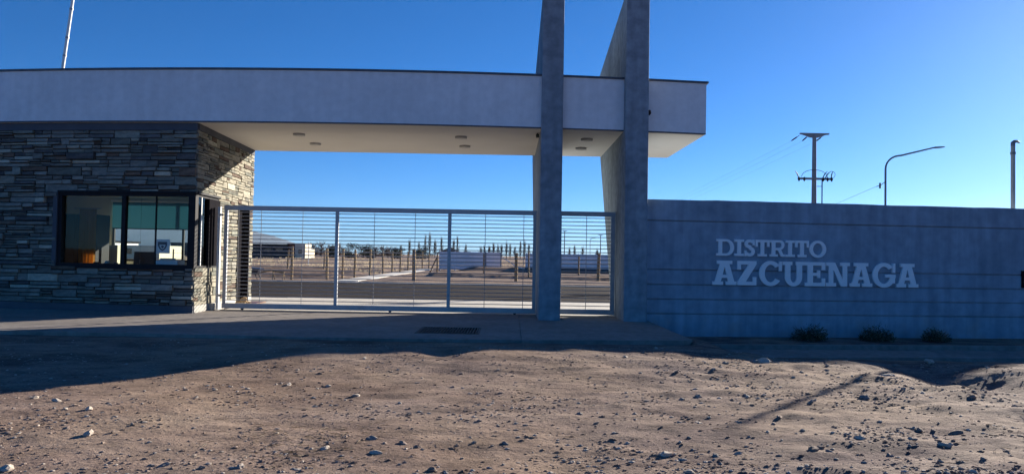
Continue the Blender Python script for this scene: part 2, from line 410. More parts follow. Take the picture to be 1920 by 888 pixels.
# ------------------------------------------------------------------ terrain
def yw(x): return 17.92 + 0.105 * (x - 3.22)          # front face of the boundary wall
def ground_z(x, y):
    x = np.asarray(x, float); y = np.asarray(y, float)
    near = 1 - sm(y, 12.6, 13.6) * 0.85
    near = near * (1 - sm(np.abs(x), 18, 40) * 0.6)
    rough = 0.45 + 0.75 * sm(x, -1.5, 4.0)
    n = 0.085 * (vnoise(x / 1.9, y / 1.6, 1) - 0.5) + rough * (0.045 * (vnoise(x / 0.62, y / 0.45, 2) - 0.5)
        + 0.022 * (vnoise(x / 0.24, y / 0.17, 3) - 0.5) + 0.012 * (vnoise(x / 0.11, y / 0.09, 4) - 0.5))
    for (y0, k, w_, a_) in ((9.9, -.10, .12, .014), (9.25, -.06, .11, .014), (8.0, .16, .12, .018), (7.15, .19, .11, .017), (6.1, -.22, .10, .016)):
        d_ = y - (y0 + k * x + .25 * (vnoise(x / 2.2, y0, 17) - .5))
        n = n + (-a_ * np.exp(-(d_ / w_) ** 2) + .55 * a_ * np.exp(-((np.abs(d_) - 1.9 * w_) / (.7 * w_)) ** 2)) * (.25 + .9 * vnoise(x / .9, y0 + 3, 18)) * sm(x, -4.5, 1.5)
    n = n + 0.024 * np.maximum(0, vnoise(x / .33 + y / .5, y / .26 - x / .7, 19) - .6) * (1 + sm(x, 0, 3))
    z = n * near
    z = z + 0.13 * np.exp(-((y - 10.8) / 1.3) ** 2) * sm(x, -4.6, -2.4) * (1 - sm(x, 1.5, 4.5))
    z = z - 0.06 * sm(-x, 3.5, 6.0) * sm(y, 6, 9)
    z = z - 0.05 * sm(y, 12.0, 12.9) * (1 - sm(x, 3.3, 4.0)) * sm(x, -7, -3)
    z = z - 0.46 * sm(x, 3.3, 5.0) * sm(y, 10.9, 13.6)
    z = z - 0.13 * np.exp(-(((x + 0.95) / 0.3) ** 2 + ((y - 11.0) / 0.6) ** 2))
    z = z - 0.30 * np.exp(-(((x - 6.15) / 0.75) ** 2 + ((y - 10.2) / 1.1) ** 2))
    # below slabs, road and behind the wall
    under = sm(y, 13.35, 13.9) * (1 - sm(x, 3.2, 3.4)) + sm(y, 15.0, 15.6) * sm(x, 3.2, 3.4)
    z = np.where(y > 13.0, z * (1 - under) + under * np.where(x > 3.3, -0.62, -0.28), z)
    back = sm(y, 39.15, 39.5)
    fld = 0.02 + 0.05 * (vnoise(x / 2.5, y / 2.0, 5) - 0.5)
    fld = fld + (0.34 * np.exp(-((y - 45.2 - 0.02 * x) / 0.55) ** 2) + 0.36 * np.exp(-((y - 51.0) / 0.7) ** 2) + 0.3 * np.exp(-((y - 62) / 1.0) ** 2)) * (1 - sm(x, -11, -9.6)) 
    fld = fld + 0.30 * np.exp(-((y - 49.5 + 0.35 * x) / 0.6) ** 2) * sm(x, -6.2, -5.2) * (1 - sm(x, 8, 10))
    fld = fld + 0.42 * np.exp(-((y - 70.6) / 0.8) ** 2) * sm(x, -5.5, -3.5)
    z = np.where(y > 39.15, z * (1 - back) + back * fld * (1 - sm(y, 150, 400)), z)
    return z

xs = np.concatenate([[-30000, -12000, -5000, -2000, -900, -400, -200, -100, -60, -40, -30, -24, -20, -17, -15.2, -14.2], np.arange(-13.6, 13.7, 0.07),
                     [14.2, 15, 16, 18, 20, 24, 30, 40, 60, 100, 200, 400, 900, 2000, 5000, 12000, 30000]])
ys = np.concatenate([[-6000, -1500, -400, -120, -50, -25, -12, -6, -3, -1, 0.5, 1.5, 2.5, 3.2], np.arange(3.8, 13.8, 0.06), np.arange(13.85, 20, 0.25),
                     np.arange(21, 39, 2.0), [39.1, 39.2, 39.35, 39.55], np.arange(40, 80, 0.5), 80 * 1.09 ** np.arange(0, 70)])
X, Y = np.meshgrid(xs, ys)
Z = ground_z(X, Y)
nx, ny = len(xs), len(ys)
co = np.stack([X, Y, Z], -1).reshape(-1, 3).astype(np.float32)
idx = np.arange(nx * ny).reshape(ny, nx)
quads = np.stack([idx[:-1, :-1], idx[:-1, 1:], idx[1:, 1:], idx[1:, :-1]], -1).reshape(-1, 4).astype(np.int32)
me = bpy.data.meshes.new('ground')
me.vertices.add(len(co)); me.vertices.foreach_set('co', co.ravel())
me.loops.add(quads.size); me.loops.foreach_set('vertex_index', quads.ravel())
me.polygons.add(len(quads)); me.polygons.foreach_set('loop_start', np.arange(0, quads.size, 4, dtype=np.int32))
me.polygons.foreach_set('use_smooth', np.ones(len(quads), bool))
me.materials.append(MT['dirt']); me.update(calc_edges=True); me.validate()
ground = bpy.data.objects.new('ground', me); COL.objects.link(ground); structure(ground)
def gz(x, y): return float(ground_z(np.array([x]), np.array([y]))[0])

# apron of the drive, with a pit under the drain grate
GX0, GX1, GY0, GY1 = -1.84, -0.60, 14.2, 15.5
mb = MB()
front = [(-24, 13.55), (-12, 13.5), (-8, 13.42), (-6, 13.36), (-4, 13.24), (-2.2, 13.22), (0, 13.36), (1.6, 13.58), (2.6, 13.7), (3.2, 13.78), (3.42, 13.95)]
a3 = lambda a, b, d: (a, b, d)
mb.prism([(-24, 13.55), (-12, 13.5), (-8, 13.42), (-6.003, 13.36), (-6.003, 19.0), (-24, 19.0)], [], a3, 0.0, -0.55)
mb.prism([(-5.997, 13.36), (-4, 13.24), (-2.2, 13.22), (.197, 13.38), (.197, 19.0), (-5.997, 19.0)], [[(GX0, GY0), (GX1, GY0), (GX1, GY1), (GX0, GY1)]], a3, 0.0, -0.55)
mb.prism([(.203, 13.385), (1.6, 13.58), (2.6, 13.7), (3.2, 13.78), (3.42, 13.95), (3.36, 15.5), (3.30, 19.0), (.203, 19.0)], [], a3, 0.0, -0.55)
structure(mb.build('drive_apron', MT['concrete'], bevel=0.015))
mb = MB()
for i, (a, b) in enumerate(((-7.4, -3.2), (-3.19, 1.0), (1.01, 5.2), (5.21, 12), (12.01, 40))):
    mb.box(a, b, 19.01, 24.7, -0.4, 0.0)
structure(mb.build('inner_forecourt', MT['slab']))
mb = MB()
mb.box(-46, -7.41, 22.8, 24.7, -0.4, -0.01)
structure(mb.build('side_forecourt', MT['slab']))
mb = MB(); mb.box(-300, 300, 24.71, 39.0, -0.5, -0.03)
structure(mb.build('road', MT['asphalt']))
mb = MB(); mb.box(-300, 300, 39.0, 39.3, -0.4, 0.005)
structure(mb.build('road_kerb', MT['kerb'], bevel=0.015))
# white kerbed path running away from the road
mb = MB()
nseg = 12
for i in range(nseg):
    y0 = 39.4 + i * 3.2; y1 = y0 + 3.18
    c0 = -8.75 + 0.006 * (y0 - 39) ; c1 = -8.75 + 0.006 * (y1 - 39)
    mb.hexa([(c0 - .62, y0, -.1), (c0 + .62, y0, -.1), (c1 + .62, y1, -.1), (c1 - .62, y1, -.1), (c0 - .62, y0, .06), (c0 + .62, y0, .06), (c1 + .62, y1, .06), (c1 - .62, y1, .06)])
structure(mb.build('pavement', MT['kerb'], bevel=0.02))
# planting strip, kerb and gutter in front of the boundary wall
def strip(name, o0, o1, z0, z1, m, x0=3.46, x1=26, jitter=0.0, n=60):
    mb = MB()
    pts = [x0 + (x1 - x0) * i / n for i in range(n + 1)]
    for i in range(n):
        a, b = pts[i], pts[i + 1]
        ja, jb = (jitter * (float(vnoise(p * 1.7, 3.3, 9)) - .5) for p in (a, b))
        mb.add([(a, yw(a) + o0 + ja, z0 - .5), (b, yw(b) + o0 + jb, z0 - .5), (b, yw(b) + o0 + jb, z0), (a, yw(a) + o0 + ja, z0),
                (b, yw(b) + o1, z1), (a, yw(a) + o1, z1), (b, yw(b) + o1, z1 - .5), (a, yw(a) + o1, z1 - .5)],
               [(0, 1, 2, 3), (3, 2, 4, 5), (5, 4, 6, 7)])
    return structure(mb.build(name, m))
strip('planting_strip', -1.58, 0.02, -0.42, -0.37, MT['dirt'])
strip('planting_kerb', -1.72, -1.585, -0.36, -0.36, MT['concrete'], jitter=0.03)
strip('gutter', -2.75, -1.725, -0.50, -0.46, MT['concrete'], jitter=0.12)

# distant mountains: a real ridge about 30 km off
mb = MB()
nx_, ny_ = 110, 12
MX = np.linspace(-30000, -6200, nx_)
for j in range(ny_):
    for i in range(nx_):
        t = j / (ny_ - 1)
        x = MX[i] + 0 * t; y = 21000 + 9000 * t
        r = abs(t - .55) / .55
        ridge = 950 * (1 - sm(x, -10500, -6500)) + 330 * (vnoise(x / 2300, 1.0, 6) - .5) * (1 - sm(x, -8200, -6600)) + 140 * (vnoise(x / 700, 2., 7) - .5) * (1 - sm(x, -8200, -6600))
        z = -20 + max(0, 1 - r) ** 0.8 * (ridge + 60 * (vnoise(x / 900, y / 900, 8) - .5)) if 0 < j < ny_ - 1 else -30
        mb.v.append((x, y, float(z)))
for j in range(ny_ - 1):
    for i in range(nx_ - 1):
        a = j * nx_ + i
        mb.f.append((a, a + 1, a + nx_ + 1, a + nx_)); mb.m.append(0); mb.smooth.append(True)
structure(mb.build('mountains', MT['mount']))

# ------------------------------------------------------------------ canopy
def yf(x): return 17.62 + (x + 3.9) ** 2 / 116.0      # plan curve of the canopy front
CZ0, CZ1, CBACK = 4.58, 5.85, 22.62
canopy = thing('canopy', (-3.9, 20, CZ0), 'long white curved flat canopy spanning the guard booth and the gateway', 'canopy')
cx = [-18 + (4.75 + 18) * i / 44 for i in range(45)]
mb = MB()
outline = [(x, yf(x)) for x in cx] + [(4.72, CBACK), (-18, CBACK)]
mb.prism(outline, [], lambda a, b, d: (a, b, d), CZ1, CZ0 + 0.012)
part(mb, 'fascia', MT['stucco'], canopy)
mb = MB()
mb.prism([(x, yf(x) + .06) for x in cx[:-1]] + [(4.69, yf(4.7) + .06), (4.66, CBACK - .05), (-17.9, CBACK - .05)], [], lambda a, b, d: (a, b, d), CZ0 + 0.010, CZ0)
part(mb, 'soffit', MT['soffit'], canopy)
mb = MB()
mb.prism([(x, yf(x) - .035) for x in cx[:-1]] + [(4.80, yf(4.75) - .035), (4.77, CBACK + .03), (-18, CBACK + .03)], [], lambda a, b, d: (a, b, d), CZ1 + .048, CZ1 + .003)
part(mb, 'coping', MT['coping'], canopy)
mb = MB()
for i in range(44):
    a, b = cx[i], cx[i + 1]
    mb.hexa([(a, yf(a) - .006, CZ0 + .008), (b, yf(b) - .006, CZ0 + .008), (b, yf(b) + .05, CZ0 + .008), (a, yf(a) + .05, CZ0 + .008),
             (a, yf(a) - .006, CZ0 + .035), (b, yf(b) - .006, CZ0 + .035), (b, yf(b) + .05, CZ0 + .035), (a, yf(a) + .05, CZ0 + .035)])
part(mb, 'drip_edge', MT['coping'], canopy)

# ceiling lights under the canopy
first = None
places = ['near the booth, front row', 'near the booth, back row', 'left of the left pillar, front row', 'left of the left pillar, back row', 'between the pillars, front row', 'between the pillars, back row']
k = 0
for x in (-5.58, -1.37, 1.9):
    for y in (19.2, 20.8):
        lab = 'round surface ceiling light on the canopy underside ' + places[k]
        k += 1
        if first is None:
            first = thing('ceiling_light', (x, y, CZ0), lab, 'ceiling light', 'round lights under the canopy')
            mb = MB()
            n = 20
            mb.tube([(x, y, CZ0 - .001), (x, y, CZ0 - .05)], .155, n)
            part(mb, 'housing', MT['galv'], first, origin=(x, y, CZ0))
            mb = MB()
            mb.tube([(x, y, CZ0 - .05), (x, y, CZ0 - .062), (x, y, CZ0 - .07)], [.13, .12, .07], n)
            part(mb, 'lens', MT['lens'], first, origin=(x, y, CZ0))
        else:
            c = copy_tree(first); c.location = (x, y, CZ0); c['label'] = lab

# ------------------------------------------------------------------ tall fins
FIN_L = [(17.60, -0.02), (20.8, -0.02), (25.2, 4.70), (26.6, 6.85), (17.70, 7.98)]
FIN_R = [(17.60, -0.02), (19.6, -0.02), (22.85, 4.70), (24.5, 7.05), (17.70, 7.98)]
def fin(FIN, x0, x1, label):
    mb = MB()
    mb.prism(FIN, [], lambda a, b, d: (d, a, b), x1, x0)
    o = mb.build('pillar', MT['fin'], bevel=0.012, origin=(x0, 17.6, 0))
    return tag(o, label, 'pillar', 'tall slanted fins through the canopy')
fin(FIN_L, 0.655, 1.17, 'tall grey slanted concrete fin, left of the pair, dividing the wide gate from the narrow gate')
fin(FIN_R, 2.675, 3.22, 'tall grey slanted concrete fin, right of the pair, where the lettered wall begins')
# camera under the soffit by the left fin, floodlight on the right fin
cm = thing('security_camera', (0.60, 18.5, CZ0), 'tiny black camera under the canopy edge beside the left pillar', 'camera')
mb = MB(); mb.box(.555, .635, 18.42, 18.58, CZ0 - .10, CZ0 - .03); part(mb, 'body', MT['black'], cm, bevel=.01)
mb = MB(); mb.tube([(.595, 18.5, CZ0 - .03), (.595, 18.5, CZ0 - .001)], .02, 8); part(mb, 'bracket', MT['black'], cm)
mb = MB(); mb.tube([(.595, 18.419, CZ0 - .065), (.595, 18.405, CZ0 - .065)], .022, 10); part(mb, 'lens', MT['glass_side'], cm)
fl = thing('floodlight', (3.22, 17.8, 5.0), 'small dark lamp on the outer edge of the right pillar', 'floodlight')
mb = MB(); mb.tube([(3.221, 17.8, 5.0), (3.245, 17.8, 5.0)], .025, 8); part(mb, 'bracket', MT['black'], fl)
mb = MB(); mb.tube([(3.245, 17.8, 4.96), (3.26, 17.77, 5.0), (3.25, 17.74, 5.06)], [.03, .045, .03], 10); part(mb, 'head', MT['black'], fl)

# ------------------------------------------------------------------ guard booth
booth = thing('guard_booth', (-10.6, 20, 0), 'curved stone clad guard booth with a dark corner window under the canopy', 'guard booth')
def ybw(x): return yf(x) + 0.13                        # booth front wall face (mortar line)
def xsw(y): return -7.66 - 0.26 * (y - 17.8) / 4.75    # booth side wall face
WX0, WX1, WZ0, WZ1 = -11.15, -7.66, 1.08, 2.87
SY0, SY1, SY2 = 17.86, 18.66, 19.44                    # side window: glass, then dark panel
DY0, DY1, DZ1 = 21.05, 22.15, 2.80                     # door in the side wall
YB = 22.5
mb = MB()
def frontslab(x0, x1, z0, z1, t=.22, off=0.0):
    n = max(1, int(abs(x1 - x0) / .5))
    for i in range(n):
        a = x0 + (x1 - x0) * i / n; b = x0 + (x1 - x0) * (i + 1) / n
        p = [(a, ybw(a) + off, z0), (b, ybw(b) + off, z0), (b, ybw(b) + off + t, z0), (a, ybw(a) + off + t, z0)]
        mb.hexa(p + [(q[0], q[1], z1) for q in p])
def sideslab(y0, y1, z0, z1, t=.22, off=0.0):
    p = [(xsw(y0) - t + off, y0, z0), (xsw(y0) + off, y0, z0), (xsw(y1) + off, y1, z0), (xsw(y1) - t + off, y1, z0)]
    mb.hexa(p + [(q[0], q[1], z1) for q in p])
YC = ybw(-7.66) + .0
frontslab(-17.8, -7.885, 0, WZ0); frontslab(-17.8, -7.885, WZ1, CZ0); frontslab(-17.8, WX0, WZ0, WZ1)
sideslab(YC, DY0, 0, WZ0); sideslab(SY2, DY0, WZ0, WZ1); sideslab(YC, DY0, WZ1, CZ0)
sideslab(DY1, YB, 0, CZ0); sideslab(DY0, DY1, DZ1, CZ0)
wall_core = part(mb, 'stone_wall', MT['mortar'], booth)
mb = MB()
BWX0, BWX1, BWZ0, BWZ1 = -12.05, -8.35, 1.15, 2.95
for a, b, c, d in ((-17.8, BWX0, 0, CZ0), (BWX1, -8.18, 0, CZ0), (BWX0, BWX1, 0, BWZ0), (BWX0, BWX1, BWZ1, CZ0)):
    mb.box(a, b, YB - .2, YB, c, d)
mb.box(-17.8, -17.6, 19.5, YB - .2, 0, CZ0)
part(mb, 'back_wall', MT['room'], booth)
mb = MB(); mb.box(-17.6, -8.25, 19.0, YB - .2, 3.05, 3.2); mb.box(-17.6, -8.0, 18.8, 19.0, 3.05, 3.2); mb.box(-15.6, -15.4, 19.6, YB - .2, 0.05, 3.05)
part(mb, 'ceiling', MT['room'], booth)
mb = MB(); mb.box(-17.6, -8.2, 18.6, YB - .2, -.02, .03); part(mb, 'floor', MT['tile'], booth)
# inner lining so that the dark masonry core reads as painted plaster from inside
# plinth and frieze
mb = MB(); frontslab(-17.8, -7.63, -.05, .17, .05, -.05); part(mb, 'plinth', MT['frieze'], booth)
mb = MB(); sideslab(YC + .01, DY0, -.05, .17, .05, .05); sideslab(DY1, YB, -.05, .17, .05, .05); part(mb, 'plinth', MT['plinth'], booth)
mb = MB(); frontslab(-17.8, -7.63, 4.40, CZ0 - .003, .05, -.05); part(mb, 'frieze', MT['frieze'], booth)
mb = MB(); sideslab(YC + .01, YB, 4.42, CZ0 - .003, .05, .05); part(mb, 'frieze', MT['frieze'], booth)

# ledge stones, one mesh each, the largest ones as objects of their own
stones = []
srng = random.Random(21)
def lay(u0, u1, v0, v1, place, visible=1.0, side=False):
    v = v0
    while v < v1 - .03:
        h = min(srng.uniform(.13, .22), v1 - v)
        if v1 - v - h < .09: h = v1 - v
        u = u0 - srng.uniform(0, .2)
        while u < u1:
            L = srng.choice((.26, .38, .5, .62, .78)) * srng.uniform(.8, 1.2)
            a = max(u, u0); b = min(u + L, u1)
            if u1 - b < .12: b = u1
            if b - a > .05:
                cuts = srng.choice(((0, 1), (0, .5, 1), (0, .55, 1), (0, .42, 1), (0, .34, .68, 1), (0, .5, 1)))
                for i in range(len(cuts) - 1):
                    z0 = v + h * cuts[i]; z1 = v + h * cuts[i + 1]
                    g = .005
                    d = srng.choice((.035, .04, .045, .05, .055) if side else (.018, .028, .04, .055, .07, .095)) * srng.uniform(.9, 1.1)
                    a2 = a; b2 = b
                    if len(cuts) > 2 and b - a > .4 and srng.random() < .3:
                        mid_ = a + (b - a) * srng.uniform(.35, .65)
                        stones.append(mkstone(a, mid_, z0, z1, d * srng.uniform(.6, 1.2), place, visible, side)); a2 = mid_
                    stones.append(mkstone(a2, b2, z0, z1, d, place, visible, side))
            u = b if b > u else u + L
        v += h
def mkstone(a, b, z0, z1, d, place, vis, side=False):
    g = .004 if side else srng.choice((.004, .006, .010)); j = lambda s: srng.uniform(-s, s)
    a += g; b -= g; z0 += g; z1 -= g
    L = b - a; hh = z1 - z0
    s = min(.016, hh * (.15 if side else .24))
    bk = [(a, z0, 0), (b, z0, 0), (b, z1, 0), (a, z1, 0)]
    m_ = a + L * srng.uniform(.35, .65)
    fr = [(a + abs(j(s)), z0 + abs(j(s)), d + j(.008)), (m_, z0 + abs(j(s * .8)), d + j(.01)), (b - abs(j(s)), z0 + abs(j(s)), d + j(.008)),
          (b - abs(j(s)), z1 - abs(j(s)), d + j(.008)), (m_ + j(.04), z1 - abs(j(s * .8)), d + j(.01)), (a + abs(j(s)), z1 - abs(j(s)), d + j(.008))]
    vs = [place(*p) for p in bk + fr]
    fs = [(4, 5, 8, 9), (5, 6, 7, 8), (0, 1, 6, 5), (0, 5, 4), (1, 2, 7, 6), (2, 3, 9, 8), (2, 8, 7), (3, 0, 4, 9)]
    w = srng.random()
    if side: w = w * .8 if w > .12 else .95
    mi = (0 if w < .16 else 1 if w < .62 else 2 if w < .80 else 3 if w < .91 else 4) if side else (0 if w < .48 else 1 if w < .56 else 2 if w < .80 else 3 if w < .95 else 4)  # side wall mix weighted to cream: its sunlit look put into the stone colours
    return [L * hh * vis, vs, fs, mi, place((a + b) / 2, (z0 + z1) / 2, 0)]
pf = lambda u, v, d: (u, ybw(u) - d, v)
ps = lambda u, v, d: (xsw(u) + d, u, v)
XL = -13.9
lay(XL, -7.63, .17, WZ0 - .0, pf); lay(XL, WX0, WZ0, WZ1, pf); lay(XL, -7.63, WZ1, 4.40, pf)
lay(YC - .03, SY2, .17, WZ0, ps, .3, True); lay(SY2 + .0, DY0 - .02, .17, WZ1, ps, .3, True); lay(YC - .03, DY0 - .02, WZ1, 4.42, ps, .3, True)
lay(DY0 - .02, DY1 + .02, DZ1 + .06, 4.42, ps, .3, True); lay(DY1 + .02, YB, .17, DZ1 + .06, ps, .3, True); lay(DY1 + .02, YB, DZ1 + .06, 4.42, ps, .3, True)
def seen(s): return s[4][0] > -13.2
stones.sort(key=lambda s: -s[0] if seen(s) else 0)
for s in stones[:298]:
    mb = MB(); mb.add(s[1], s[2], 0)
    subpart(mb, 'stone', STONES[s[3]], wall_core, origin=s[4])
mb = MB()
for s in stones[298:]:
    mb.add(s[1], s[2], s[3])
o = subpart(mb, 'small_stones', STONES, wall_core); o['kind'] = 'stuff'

# corner window
fx = -0.02
win = MB()
def fbar(x0, x1, z0, z1, mbx, d0=.0, d1=.12):
    n = max(1, int((x1 - x0) / .6))
    for i in range(n):
        a = x0 + (x1 - x0) * i / n; b = x0 + (x1 - x0) * (i + 1) / n
        p = [(a, ybw(a) + d0, z0), (b, ybw(b) + d0, z0), (b, ybw(b) + d1, z0), (a, ybw(a) + d1, z0)]
        mbx.hexa(p + [(q[0], q[1], z1) for q in p])
mb = MB()
fbar(WX0, -7.80, WZ0, WZ0 + .07, mb, -.04, .13); fbar(WX0, -7.80, WZ1 - .07, WZ1, mb, -.04, .13)
fbar(WX0, WX0 + .10, WZ0 + .07, WZ1 - .07, mb, -.03, .13)
fbar(-9.50, -9.40, WZ0 + .07, WZ1 - .07, mb, -.02, .11)
winf = part(mb, 'window', MT['frame'], booth)
mb = MB(); mb.box(-7.80, -7.63, YC - .045, YC + .12, WZ0, WZ1); subpart(mb, 'corner_post', MT['frame'], winf)
mb = MB(); fbar(-8.665, -8.635, WZ0 + .07, WZ1 - .07, mb, .03, .07); subpart(mb, 'sash_edge', MT['frame'], winf)
def fpane(x0, x1, d, m, name):
    mb = MB(); n = 4
    for i in range(n):
        a = x0 + (x1 - x0) * i / n; b = x0 + (x1 - x0) * (i + 1) / n
        p = [(a, ybw(a) + d, WZ0 + .07), (b, ybw(b) + d, WZ0 + .07), (b, ybw(b) + d + .008, WZ0 + .07), (a, ybw(a) + d + .008, WZ0 + .07)]
        mb.hexa(p + [(q[0], q[1], WZ1 - .07) for q in p])
    return subpart(mb, name, m, winf, fixn=True)
fpane(WX0 + .10, -9.50, .05, MT['glass'], 'pane'); fpane(-9.40, -8.665, .05, MT['glass'], 'pane'); fpane(-8.635, -7.80, .05, MT['glass'], 'pane')
mb = MB(); fbar(WX0, -7.63, WZ0 - .05, WZ0 - .001, mb, -.085, .0); subpart(mb, 'sill', MT['frame'], winf)
mb = MB(); fbar(WX0, -7.63, WZ1 + .001, WZ1 + .05, mb, -.08, .0); subpart(mb, 'lintel', MT['frame'], winf)
mb = MB(); mb.box(WX0 - .10, WX0, ybw(WX0) - .07, ybw(WX0) + .0, WZ0 - .02, WZ1); subpart(mb, 'jamb', MT['frieze'], winf)
def sbar(y0, y1, z0, z1, mbx, d0=-.12, d1=.03):
    p = [(xsw(y0) + d0, y0, z0), (xsw(y0) + d1, y0, z0), (xsw(y1) + d1, y1, z0), (xsw(y1) + d0, y1, z0)]
    mbx.hexa(p + [(q[0], q[1], z1) for q in p])
mb = MB()
sbar(YC + .125, SY2, WZ0, WZ0 + .05, mb); sbar(YC + .125, SY2, WZ1 - .06, WZ1, mb)
wins = part(mb, 'window', MT['frame'], booth)
mb = MB(); sbar(18.24, 18.28, WZ0 + .05, WZ1 - .06, mb, -.03, .03); subpart(mb, 'mullion', MT['whitepaint'], wins)
mb = MB(); sbar(YC + .125, 18.24, WZ0 + .05, WZ1 - .06, mb, .005, .013); subpart(mb, 'pane', MT['glass'], wins)
mb = MB(); sbar(18.28, SY1, WZ0 + .05, WZ1 - .06, mb, .005, .013); subpart(mb, 'pane', MT['glass'], wins)
mb = MB(); sbar(SY1, SY2, WZ0 + .05, WZ1 - .06, mb, -.12, .075); subpart(mb, 'shutter', MT['panel_dark'], wins)
mb = MB(); sbar(YC, SY2 + .03, WZ1 + .001, WZ1 + .05, mb, -.1, .09); subpart(mb, 'lintel', MT['frame'], wins)
# door in the side wall
mb = MB(); sbar(DY0 + .06, DY1 - .06, .02, DZ1 - .06, mb, -.16, -.11)
door = part(mb, 'door', MT['panel_dark'], booth)
mb = MB()
sbar(DY0, DY0 + .06, 0, DZ1, mb, -.2, .06); sbar(DY1 - .06, DY1, 0, DZ1, mb, -.2, .06); sbar(DY0 + .06, DY1 - .06, DZ1 - .06, DZ1, mb, -.2, .06)
subpart(mb, 'door_frame', MT['frame'], door)
mb = MB(); mb.tube([(xsw(21.2) - .1, 21.22, 1.05), (xsw(21.2) - .05, 21.22, 1.05), (xsw(21.2) - .05, 21.34, 1.05)], .012, 8); subpart(mb, 'handle', MT['galv'], door)
# back window: frame, pane, mullions
mb = MB()
mb.box(BWX0, BWX1, YB - .15, YB - .08, BWZ0, BWZ0 + .06); mb.box(BWX0, BWX1, YB - .15, YB - .08, BWZ1 - .06, BWZ1)
for x in (BWX0, -9.95, BWX1 - .06): mb.box(x, x + .06, YB - .15, YB - .08, BWZ0 + .06, BWZ1 - .06)
winb = part(mb, 'window', MT['frame'], booth)
mb = MB(); mb.box(BWX0 + .06, -9.95, YB - .115, YB - .108, BWZ0 + .06, BWZ1 - .06); subpart(mb, 'pane', MT['glass'], winb)
mb = MB(); mb.box(-9.89, BWX1 - .06, YB - .115, YB - .108, BWZ0 + .06, BWZ1 - .06); subpart(mb, 'pane', MT['glass'], winb)

# things inside the booth
bl = thing('roller_blind', (-10.2, 22.24, 2.95), 'teal roller blind half lowered over the back window inside the booth', 'blind')
mb = MB(); mb.box(-12.0, -8.4, 22.236, 22.242, 2.14, 2.93); part(mb, 'fabric', MT['blind'], bl)
mb = MB(); mb.tube([(-12.05, 22.24, 2.95), (-8.35, 22.24, 2.95)], .035, 10); part(mb, 'roller', MT['paper'], bl)
mb = MB(); mb.box(-12.0, -8.4, 22.232, 22.246, 2.11, 2.14); part(mb, 'bottom_bar', MT['frame'], bl)
cb = thing('cabinet', (-12.0, 20.8, .03), 'tall dark wood cabinet inside the booth behind the left pane', 'cabinet')
mb = MB(); mb.box(-12.6, -11.45, 20.4, 21.1, .1, 2.45); part(mb, 'carcass', MT['frame'], cb, bevel=.01)
mb = MB(); mb.box(-12.58, -12.04, 20.375, 20.399, .14, 2.42); part(mb, 'door', MT['frame'], cb, bevel=.005)
mb = MB(); mb.box(-12.02, -11.47, 20.375, 20.399, .14, 2.42); part(mb, 'door', MT['frame'], cb, bevel=.005)
mb = MB(); mb.box(-12.56, -11.5, 20.43, 21.07, .031, .1); part(mb, 'base', MT['frame'], cb)
ct = thing('curtain', (-11.55, 20.2, 2.6), 'amber yellow curtain hanging in the middle of the left pane inside the booth', 'curtain')
mb = MB(); n = 40
for i in range(n):
    xa = -11.80 + .46 * i / n; xb = -11.80 + .46 * (i + 1) / n
    fa = 20.2 + .04 * math.sin(i * .95) + .01 * math.sin(i * 2.3); fb = 20.2 + .04 * math.sin((i + 1) * .95) + .01 * math.sin((i + 1) * 2.3)
    mb.add([(xa, fa, .6), (xb, fb, .6), (xb, fb, 2.58), (xa, fa, 2.58)], [(0, 1, 2, 3)], 0, True)
part(mb, 'cloth', MT['amber'], ct)
mb = MB(); mb.tube([(-11.95, 20.2, 2.60), (-11.2, 20.2, 2.60)], .015, 8); part(mb, 'rod', MT['galv'], ct)
dk = thing('desk', (-9.5, 18.7, .03), 'long desk running along the inside of the booth window', 'desk')
mb = MB(); mb.box(-11.0, -8.05, 18.25, 18.95, 1.00, 1.05); part(mb, 'top', MT['tile'], dk, bevel=.005)
for x in (-10.95, -8.15):
    mb = MB(); mb.box(x, x + .06, 18.3, 18.9, .03, 1.0); part(mb, 'leg', MT['frame'], dk)
DT = 1.05
mo = thing('monitor', (-9.15, 18.5, DT), 'black computer monitor seen from behind through the middle pane', 'monitor')
mb = MB(); mb.hexa([(-9.42, 18.47, DT + .08), (-8.86, 18.47, DT + .08), (-8.86, 18.52, DT + .08), (-9.42, 18.52, DT + .08), (-9.40, 18.47, DT + .40), (-8.88, 18.47, DT + .40), (-8.88, 18.52, DT + .40), (-9.40, 18.52, DT + .40)])
part(mb, 'screen', MT['black'], mo, bevel=.008)
mb = MB(); mb.box(-9.18, -9.10, 18.521, 18.56, DT + .02, DT + .3); part(mb, 'stand', MT['black'], mo)
mb = MB(); mb.box(-9.3, -8.98, 18.42, 18.62, DT + .001, DT + .02); part(mb, 'foot', MT['black'], mo)
pr = thing('printer', (-8.5, 18.45, DT), 'pale grey printer standing on the desk behind the right pane', 'printer')
mb = MB(); mb.box(-8.80, -8.25, 18.32, 18.75, DT + .001, DT + .20); part(mb, 'body', MT['paper'], pr, bevel=.02)
mb = MB(); mb.hexa([(-8.72, 18.35, DT + .201), (-8.33, 18.35, DT + .201), (-8.33, 18.42, DT + .201), (-8.72, 18.42, DT + .201), (-8.70, 18.38, DT + .25), (-8.35, 18.38, DT + .25), (-8.35, 18.44, DT + .25), (-8.70, 18.44, DT + .25)]); part(mb, 'tray', MT['room'], pr)
mb = MB(); mb.box(-8.62, -8.42, 18.312, 18.319, DT + .06, DT + .09); part(mb, 'slot', MT['black'], pr)
pn = thing('notice', (-8.47, 17.95, 1.70), 'white paper notice with a dark shield emblem stuck inside the right pane', 'notice')
mb = MB()
yp = ybw(-8.47) + .07
mb.box(-8.66, -8.30, yp, yp + .003, 1.42, 1.76); part(mb, 'sheet', MT['paper'], pn)
mb = MB()
